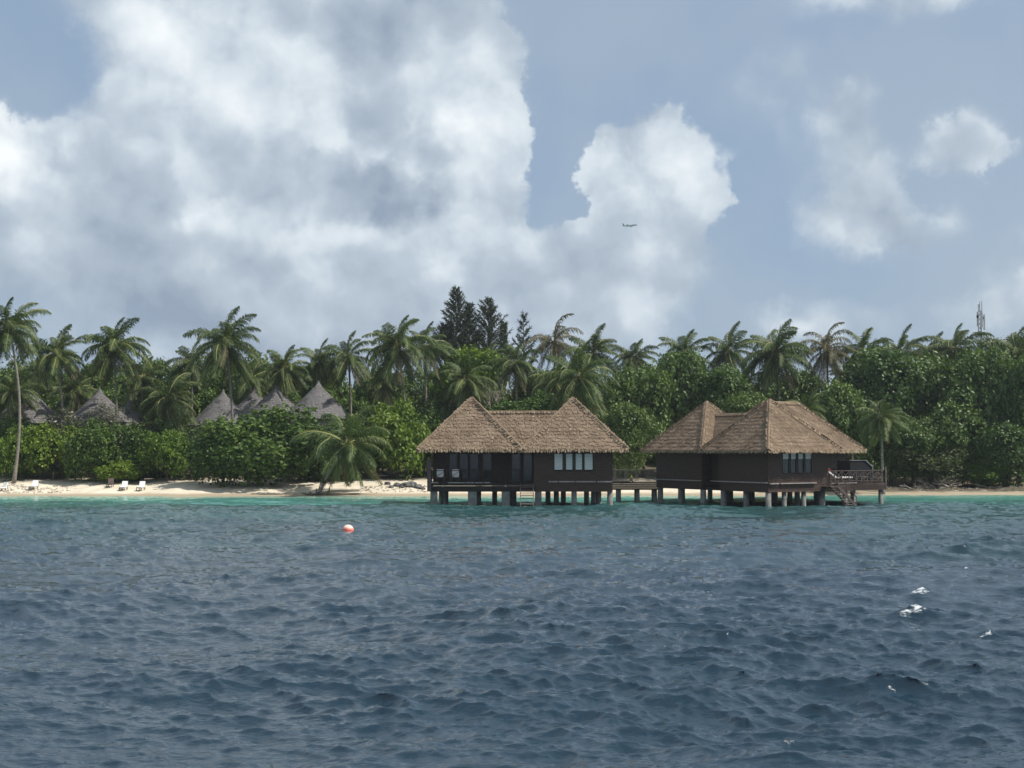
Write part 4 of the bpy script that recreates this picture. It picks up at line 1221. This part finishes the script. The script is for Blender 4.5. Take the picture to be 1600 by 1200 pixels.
for a in ((44, 606, 141, 56, 'half hidden grey hut at the left end behind the palms'),
          (155, 610, 139, 50, 'grey cone hut behind the silvery speckled shrubs'),
          (203, 626, 147, 40, 'mostly hidden pale hut roof right of the trunk of the full windblown palm'),
          (348, 613, 140, 52, 'grey hut at the left end of the row behind the big round tree'),
          (397, 609, 145, 50, 'narrow visible hut between the two front grey cone roofs'),
          (431, 604, 139, 55, 'pale grey hut directly above the big round tree'),
          (497, 599, 134, 56, 'brownish darker cone hut beside the leaning palm')):
    hut(*a)


# ------------------------------------------------------------------ things on the beach
def lounger(px, Y, label, rz=0., dark=False, back=1.15):
    x = X(px, Y); t = thing(empty('beach_lounger', (x, Y, ground(x, Y)), rz), label, 'lounger', 'loungers on the sand'); cm = M['white'] if not dark else M['rail']
    mb = MB()
    for sx in (-.3, .3): mb.bar((sx, -1.0, .34), (sx, .35, .34), .06, .07)
    mb.bar((-.3, -1.0, .34), (.3, -1.0, .34), .06, .07); mb.bar((-.3, .35, .34), (.3, .35, .34), .06, .07)
    mb.obj('frame', M['rail'], t)
    for sx in (-.3, .3):
        for y in (-.9, .3): lb = MB(); lb.bar((sx, y, -.05), (sx, y, .33), .07, .07); lb.obj('leg', M['rail'], t)
    mb = MB(); mb.hexa([(-.31, -1., .38), (.31, -1., .38), (.31, .32, .38), (-.31, .32, .38), (-.31, -1., .47), (.31, -1., .47), (.31, .32, .47), (-.31, .32, .47)]); mb.obj('seat_cushion', cm, t)
    b0 = Vector((0, .32, .40)); b1 = b0 + Vector((0, math.cos(back) * .8, math.sin(back) * .8)); nrm = Vector((0, -math.sin(back), math.cos(back))) * .05; s = Vector((.33, 0, 0))
    mb = MB(); mb.hexa([b0 - s - nrm, b0 + s - nrm, b0 + s + nrm, b0 - s + nrm, b1 - s - nrm, b1 + s - nrm, b1 + s + nrm, b1 - s + nrm]); mb.obj('backrest', cm, t)
    mb = MB(); mb.bar(b0.lerp(b1, .6) + Vector((-.28, .06, 0)), (-.28, .75, .02), .04); mb.bar(b0.lerp(b1, .6) + Vector((.28, .06, 0)), (.28, .75, .02), .04); mb.obj('prop', M['rail'], t)
    t.scale = (.78, .78, .74)
    return t


lounger(5, 121.4, 'white lounger at the left end of the beach beside the palm foot', -.5)
lounger(55, 121.8, 'white lounger standing alone on the sand right of the tall end palm', .05)
lounger(174, 122.6, 'dark shaded lounger left of the pair of white loungers', .15, True)
lounger(195, 121.2, 'left one of the pair of white loungers under the bushes', .05)
lounger(222, 121.2, 'right one of the pair of white loungers under the bushes', .0)

for k, (px, Y, lab) in enumerate(((600, 133., 'left piece of the low white wall under the bright green tree'), (624, 133., 'second piece of the low white wall right of the tree trunk'), (643, 133., 'third piece of the low white wall near the left villa'))):
    x = X(px, Y); w = (14, 10, 8)[k] / 2 / F * Y; t = thing(empty('low_wall', (x, Y, ground(x, Y))), lab, 'wall', 'low white wall pieces')
    mb = MB(); mb.box(-w, w, -.12, .12, -.3, Z(744, Y) - ground(x, Y)); mb.obj('plinth', M['rock'], t)
    mb = MB(); mb.box(-w - .04, w + .04, -.16, .16, Z(744, Y) - ground(x, Y) + .002, Z(742, Y) - ground(x, Y)); mb.obj('coping', M['white'], t)


def rock(px, Y, r, seed, label, cat='rock', m='rock', flat=.6):
    rs = random.Random(seed); mb = MB(); x = X(px, Y); n = 9
    for i in range(5):
        for j in range(n):
            th = math.pi * (i + .5) / 5; a = 2 * math.pi * j / n; k = r * rs.uniform(.78, 1.15)
            mb.v.append((math.sin(th) * math.cos(a) * k, math.sin(th) * math.sin(a) * k, math.cos(th) * k * flat))
    for i in range(4):
        for j in range(n): mb.f.append((i * n + j, (i + 1) * n + j, (i + 1) * n + (j + 1) % n, i * n + (j + 1) % n)); mb.t.append(.5)
    mb.f.append(tuple(range(n))); mb.t.append(.5); mb.f.append(tuple(4 * n + j for j in reversed(range(n)))); mb.t.append(.5)
    o = mb.obj('beach_rock', M[m]); o.location = (x, Y, ground(x, Y) + r * flat * .3); thing(o, label, cat, 'rocks on the beach beside the left villa')


for k, (px, Y, r, lab) in enumerate(((612, 123, .30, 'small pale rock nearest the leaning palm'), (622, 124, .45, 'rock in the shade left of the rock heap'), (633, 123.4, .55, 'grey rock at the left of the heap beside the villa'), (643, 123.6, .7, 'largest rock of the heap beside the left villa'),
        (653, 123.2, .5, 'rounded rock between the largest rock and the villa'), (628, 122.4, .26, 'small rock on the sand before the heap'), (660, 122.8, .34, 'small rock next to the verandah corner of the left villa'), (606, 124.5, .35, 'dark rock under the drooping fronds of the leaning palm'))):
    rock(px, Y, r, 70 + k, lab)
# root clump of the leaning palm
x = X(489, 118.9); twigs('root_stump', (x, 118.9, ground(x, 118.9)), 91, 1.5, 1.2, M['bark'], 'dark tangled stump at the foot of the leaning palm by the water', 'stump', 6, True)


# ------------------------------------------------------------------ furniture on the decks
def deck_chair(loc, rz, label, cush, group, low=.45):
    t = thing(empty('deck_chair', loc, rz), label, 'chair', group); fm = M['rail'] if cush else M['darkrail']
    for sx in (-.28, .28):
        for y in (-.28, .28): lb = MB(); lb.bar((sx, y, 0), (sx, y, .62 if y < 0 else .98), .05, .05); lb.obj('leg', fm, t)
        ab = MB(); ab.bar((sx, -.32, .62), (sx, .28, .62), .06, .03); ab.obj('armrest', fm, t)
    mb = MB(); mb.box(-.26, .26, -.28, .26, .38, .43); mb.obj('seat', fm, t)
    if cush:
        mb = MB(); mb.hexa([(-.27, .20, .44), (.27, .20, .44), (.27, .27, .44), (-.27, .27, .44), (-.27, .30, 1.02), (.27, .30, 1.02), (.27, .38, 1.02), (-.27, .38, 1.02)]); mb.obj('back_cushion', M['white'], t)
        mb = MB(); mb.box(-.26, .26, -.26, .2, .432, .50); mb.obj('seat_cushion', M['white'], t)
    else:
        for k in range(5):
            mb = MB(); mb.box(-.25 + k * .11, -.19 + k * .11, .25, .29, .45, .96); mb.obj('back_slat', fm, t)


Yd = 98.
for k, px in enumerate((688, 712)): deck_chair((X(px, Yd + .8), Yd + .8, 1.73), .05, ('white cushioned chair at the left corner of the left villa verandah', 'second white cushioned chair from the left corner of the left villa verandah')[k], True, 'white cushioned chairs on the left verandah')
for k, px in enumerate((762, 783)): deck_chair((X(px, Yd + .8), Yd + .8, 1.73), .15 - .5 * k, ('dark slatted chair in front of the glazed door on the left villa', 'dark slatted chair nearest the stairs on the left villa')[k], False, 'dark slatted chairs on the left verandah')
# sun lounger, table, cloth and canopy on the right deck
w = vr(8.2, 1.2, 1.73); rzv = math.atan2(math.cos(VT), math.sin(VT))
t = thing(empty('deck_lounger', w, rzv), 'white cushioned sun lounger with raised back on the deck of the right villa', 'lounger')
mb = MB(); mb.box(-.9, 1.6, -.33, .33, .26, .33); mb.obj('frame', M['rail'], t)
for x in (-.8, 1.5):
    for y in (-.28, .28): lb = MB(); lb.bar((x, y, 0), (x, y, .26), .06, .06); lb.obj('leg', M['rail'], t)
mb = MB(); mb.box(-.2, 1.6, -.32, .32, .335, .42); mb.obj('seat_cushion', M['white'], t)
mb = MB(); mb.hexa([(-.2, -.32, .335), (-.2, .32, .335), (-1.0, .32, .78), (-1.0, -.32, .78), (-.14, -.32, .43), (-.14, .32, .43), (-.96, .32, .87), (-.96, -.32, .87)]); mb.obj('backrest', M['white'], t)
w = vr(10.9, .9, 1.73); t = thing(empty('side_table', w, rzv), 'low brown side table beside the sun lounger on the right deck', 'table')
mb = MB(); mb.box(-.4, .4, -.25, .25, .38, .43); mb.obj('tabletop', M['trunk'], t)
for x in (-.33, .33):
    for y in (-.2, .2): lb = MB(); lb.bar((x, y, 0), (x, y, .38), .05, .05); lb.obj('leg', M['trunk'], t)
deck_chair(vr(9.0, 2.3, 1.73), rzv + .3, 'dark chair with a red cloth over it on the deck of the right villa', False, None)
mb = MB(); rs = random.Random(8); N = 7
for i in range(N):
    for j in range(6):
        mb.v.append((-.25 + .5 * i / (N - 1), (.02 * math.sin(i * 2.1) + (.0 if j < 3 else .12)), [.5, .75, 1.0, 1.02, .85, .66][j] + rs.uniform(-.02, .02)))
for i in range(N - 1):
    for j in range(5): mb.f.append((i * 6 + j, (i + 1) * 6 + j, (i + 1) * 6 + j + 1, i * 6 + j + 1)); mb.t.append(.5)
o = mb.obj('hanging_cloth', M['red']); o.location = vr(9.0, 2.3, 1.73); o.rotation_euler = (0, 0, rzv + .3); o.location += Matrix.Rotation(rzv + .3, 3, 'Z') @ Vector((0, .21, 0))
thing(o, 'dark red cloth draped over the back of a chair on the right deck', 'cloth')
t = thing(empty('canopy_daybed', vr(11.25, 1.95, 1.73), rzv), 'black canopy with a sloping pale edged end on the deck of the right villa', 'canopy')
pts = [(-1.3, .25), (1.15, .25), (1.15, 1.15), (.4, 1.66), (-1.3, 1.66)]
mb = MB(); n0 = len(pts)
zo = 0.
for y in (-.7, .7):
    for (a, b) in pts: mb.v.append((a, y, b + zo))
mb.f = [tuple(range(n0))[::-1], tuple(range(n0, 2 * n0))] + [(i, (i + 1) % n0, n0 + (i + 1) % n0, n0 + i) for i in range(n0)]; mb.t = [.5] * len(mb.f)
mb.obj('cover', M['canvas'], t)
mb = MB(); mb.bar((.4, -.74, 1.69), (1.18, -.74, 1.16), .06, .06); mb.bar((1.18, -.74, 1.15), (1.18, -.74, 0), .06, .06); mb.bar((-1.3, -.74, 1.69), (.4, -.74, 1.69), .04, .04); mb.obj('frame', M['metal'], t)
for x in (-1.2, 1.05): mb = MB(); mb.bar((x, .6, 0.), (x, .6, .25), .10, .10); mb.obj('leg', M['rail'], t)


# ------------------------------------------------------------------ buoy
def buoy():
    Y = CAMH / (132 / F); x = X(545, Y); r = .30
    bm = bpy.data.meshes.new('float'); mb = MB(); n = 28; k = 16
    t = thing(empty('mooring_buoy', (x, Y, 0)), 'round pink orange buoy floating in front of the beach', 'buoy')
    for i in range(k + 1):
        th = math.pi * i / k
        for j in range(n): a = 2 * math.pi * j / n; mb.v.append((math.sin(th) * math.cos(a) * r, math.sin(th) * math.sin(a) * r, math.cos(th) * r * .96))
    for i in range(k):
        for j in range(n): mb.f.append((i * n + j, (i + 1) * n + j, (i + 1) * n + (j + 1) % n, i * n + (j + 1) % n)); mb.t.append(.5)
    def fn(q, nt, b):
        co = q.n('ShaderNodeTexCoord').outputs['Object']; _, _, z = q.sep(co)
        f = q.mr(q.m('ADD', z, q.m('MULTIPLY', q.noise(co, 6, 4, .6), .12)), .06, .30)  # orange red low down, paler pink towards the top
        c = q.mix(f, (.85, .12, .07, 1), (.90, .62, .50, 1)); c = q.mix(q.mr(z, -.13, -.06), (.03, .02, .02, 1), c); q._in(b.inputs['Base Color'], c)
    o = mb.obj('float', mat('pale_topped_buoy_plastic', (.8, .2, .1), .45, .4, fn), t, True); o.location = (0, 0, .14)
    m2 = MB(); m2.tube([(0, 0, -.32), (0, 0, -.22)], [.07, .10], 12); m2.tube([(.0, 0, -.9), (0, 0, -.3)], [.02, .02], 6); m2.obj('mooring_eye', M['frame'], t)


buoy()


# ------------------------------------------------------------------ airliner
def airliner():
    Y = 2600.; p = P(984.5, 352.5, Y); s = 23. / F * Y
    t = thing(empty('airliner', p), 'distant grey airliner low in front of the white cloud', 'airplane')
    t.rotation_euler = (0, R(-4), R(-14))
    L = s; r = L * .053
    mb = MB(); xs = [-.5, -.47, -.40, -.28, -.1, .2, .36, .44, .485, .5]; rr = [.12, .3, .62, .92, 1, 1, .97, .78, .4, .08]; zz = [.55, .5, .3, .08, 0, 0, 0, -.05, -.15, -.2]
    mb.tube([(x * L, 0, z * r) for x, z in zip(xs, zz)], [r * k for k in rr], 18); mb.obj('fuselage', M['plane'], t, smooth=True)
    def slab(name, pts, th):
        m_ = MB(); n = len(pts); ctr = sum((Vector(q_) for q_ in pts), Vector()) / n
        nn = (Vector(pts[1]) - Vector(pts[0])).cross(Vector(pts[2]) - Vector(pts[1])).normalized() * th / 2
        m_.v = [tuple(Vector(q_) - nn) for q_ in pts] + [tuple(Vector(q_) + nn) for q_ in pts]
        m_.f = [tuple(range(n))[::-1], tuple(range(n, 2 * n))] + [(i, (i + 1) % n, n + (i + 1) % n, n + i) for i in range(n)]; m_.t = [.5] * (n + 2); m_.obj(name, M['plane'], t)
    slab('tail_fin', [(-.36 * L, 0, r * .7), (-.46 * L, 0, r * .6), (-.53 * L, 0, r * 4.0), (-.47 * L, 0, r * 4.0)], r * .22)
    for sg in (-1, 1):
        slab('wing', [(.12 * L, sg * r * .6, -r * .5), (-.08 * L, sg * r * .6, -r * .5), (-.20 * L, sg * L * .46, r * .8), (-.15 * L, sg * L * .46, r * .8)], r * .3)
        slab('tailplane', [(-.40 * L, sg * r * .3, r * .5), (-.48 * L, sg * r * .3, r * .5), (-.53 * L, sg * L * .17, r * .9), (-.49 * L, sg * L * .17, r * .9)], r * .18)
        m_ = MB(); y = sg * L * .16; m_.tube([(.14 * L, y, -r * 1.1), (.12 * L, y, -r * 1.1), (.05 * L, y, -r * 1.05), (.0 * L, y, -r * .95)], [r * .5, r * .58, r * .52, r * .3], 12); m_.obj('engine', M['plane'], t, smooth=True)
    for x, y in ((.0, .5), (.0, -.5)):
        m_ = MB(); m_.bar((x * L - .02 * L, y * r * 1.5, -r * .8), (x * L - .02 * L, y * r * 1.5, -r * 2.), r * .3); m_.obj('landing_gear', M['plane'], t)


airliner()


# ------------------------------------------------------------------ antenna mast
def mast():
    Y = 200.; x = X(1534, Y); gz = 2.5; t = thing(empty('antenna_mast', (x, Y, gz)), 'lattice mast with antenna panels rising above the trees', 'mast')
    H = Z(486, Y) - gz; w = .28
    mb = MB()
    for a in range(3): c = Vector((math.cos(a * 2.09 + .5) * w, math.sin(a * 2.09 + .5) * w, 0)); mb.bar(c, c + Vector((0, 0, H)), .09, .09)
    mb.obj('lattice_leg', M['metal'], t)
    mb = MB(); k = int(H / .7)
    for i in range(k):
        for a in range(3):
            c0 = Vector((math.cos(a * 2.09 + .5) * w, math.sin(a * 2.09 + .5) * w, i * .7)); c1 = Vector((math.cos((a + 1) * 2.09 + .5) * w, math.sin((a + 1) * 2.09 + .5) * w, i * .7 + .7)); mb.bar(c0, c1, .05, .05)
    mb.obj('lattice_brace', M['metal'], t)
    def zz(py): return Z(py, Y) - gz
    for dx, y, a, b, wd in ((-.32, -.5, 476, 488, .26), (-.52, -.3, 488, 510, .16), (.48, -.5, 492, 516, .22), (.10, -.6, 489, 512, .2), (-.12, -.6, 486, 511, .2)):
        mb = MB(); mb.box(dx - wd / 2, dx + wd / 2, y - .08, y + .08, zz(b), zz(a)); mb.obj('antenna_panel', M['panel'], t)
        mb = MB(); mb.bar((dx, y + .1, zz(b) + .3), (0, 0, zz(b) + .3), .05, .05); mb.bar((dx, y + .1, zz(a) - .3), (0, 0, zz(a) - .3), .05, .05); mb.obj('panel_bracket', M['metal'], t)
    for dx, a in ((-.02, 471), (.28, 470)):
        mb = MB(); mb.tube([(dx, -.1, zz(492)), (dx, -.1, zz(a))], [.06, .05], 8); mb.obj('whip_antenna', M['metal'], t)
    for dx, py in ((-.5, 495), (.35, 497), (.38, 521)):
        mb = MB(); mb.box(dx - .14, dx + .14, -.5, -.25, zz(py) - .22, zz(py) + .22); mb.obj('radio_unit', M['frame'], t)
    mb = MB(); c = Vector((1.15, -.5, zz(528))); mb.tube([c + Vector((0, .25, 0)), c + Vector((0, .1, 0)), c + Vector((0, -.2, 0))], [.2, .5, .52], 18); mb.obj('dish', M['panel'], t, smooth=True)
    mb = MB(); mb.bar(c + Vector((0, .3, 0)), (0, 0, zz(528)), .08, .08); mb.obj('dish_arm', M['metal'], t)


mast()


# ------------------------------------------------------------------ sea haze
def haze():
    mb = MB(); mb.box(-5400, 5400, -5400, 5400, -5, 36)
    m = bpy.data.materials.new('sea_haze'); m.use_nodes = True; nt = m.node_tree; nt.nodes.clear()
    o_ = nt.nodes.new('ShaderNodeOutputMaterial'); p = nt.nodes.new('ShaderNodeVolumePrincipled')
    p.inputs['Color'].default_value = (.80, .88, .96, 1); p.inputs['Density'].default_value = .00019; p.inputs['Anisotropy'].default_value = .2
    nt.links.new(p.outputs[0], o_.inputs['Volume'])
    o = mb.obj('haze', m); o['kind'] = 'stuff'


haze()
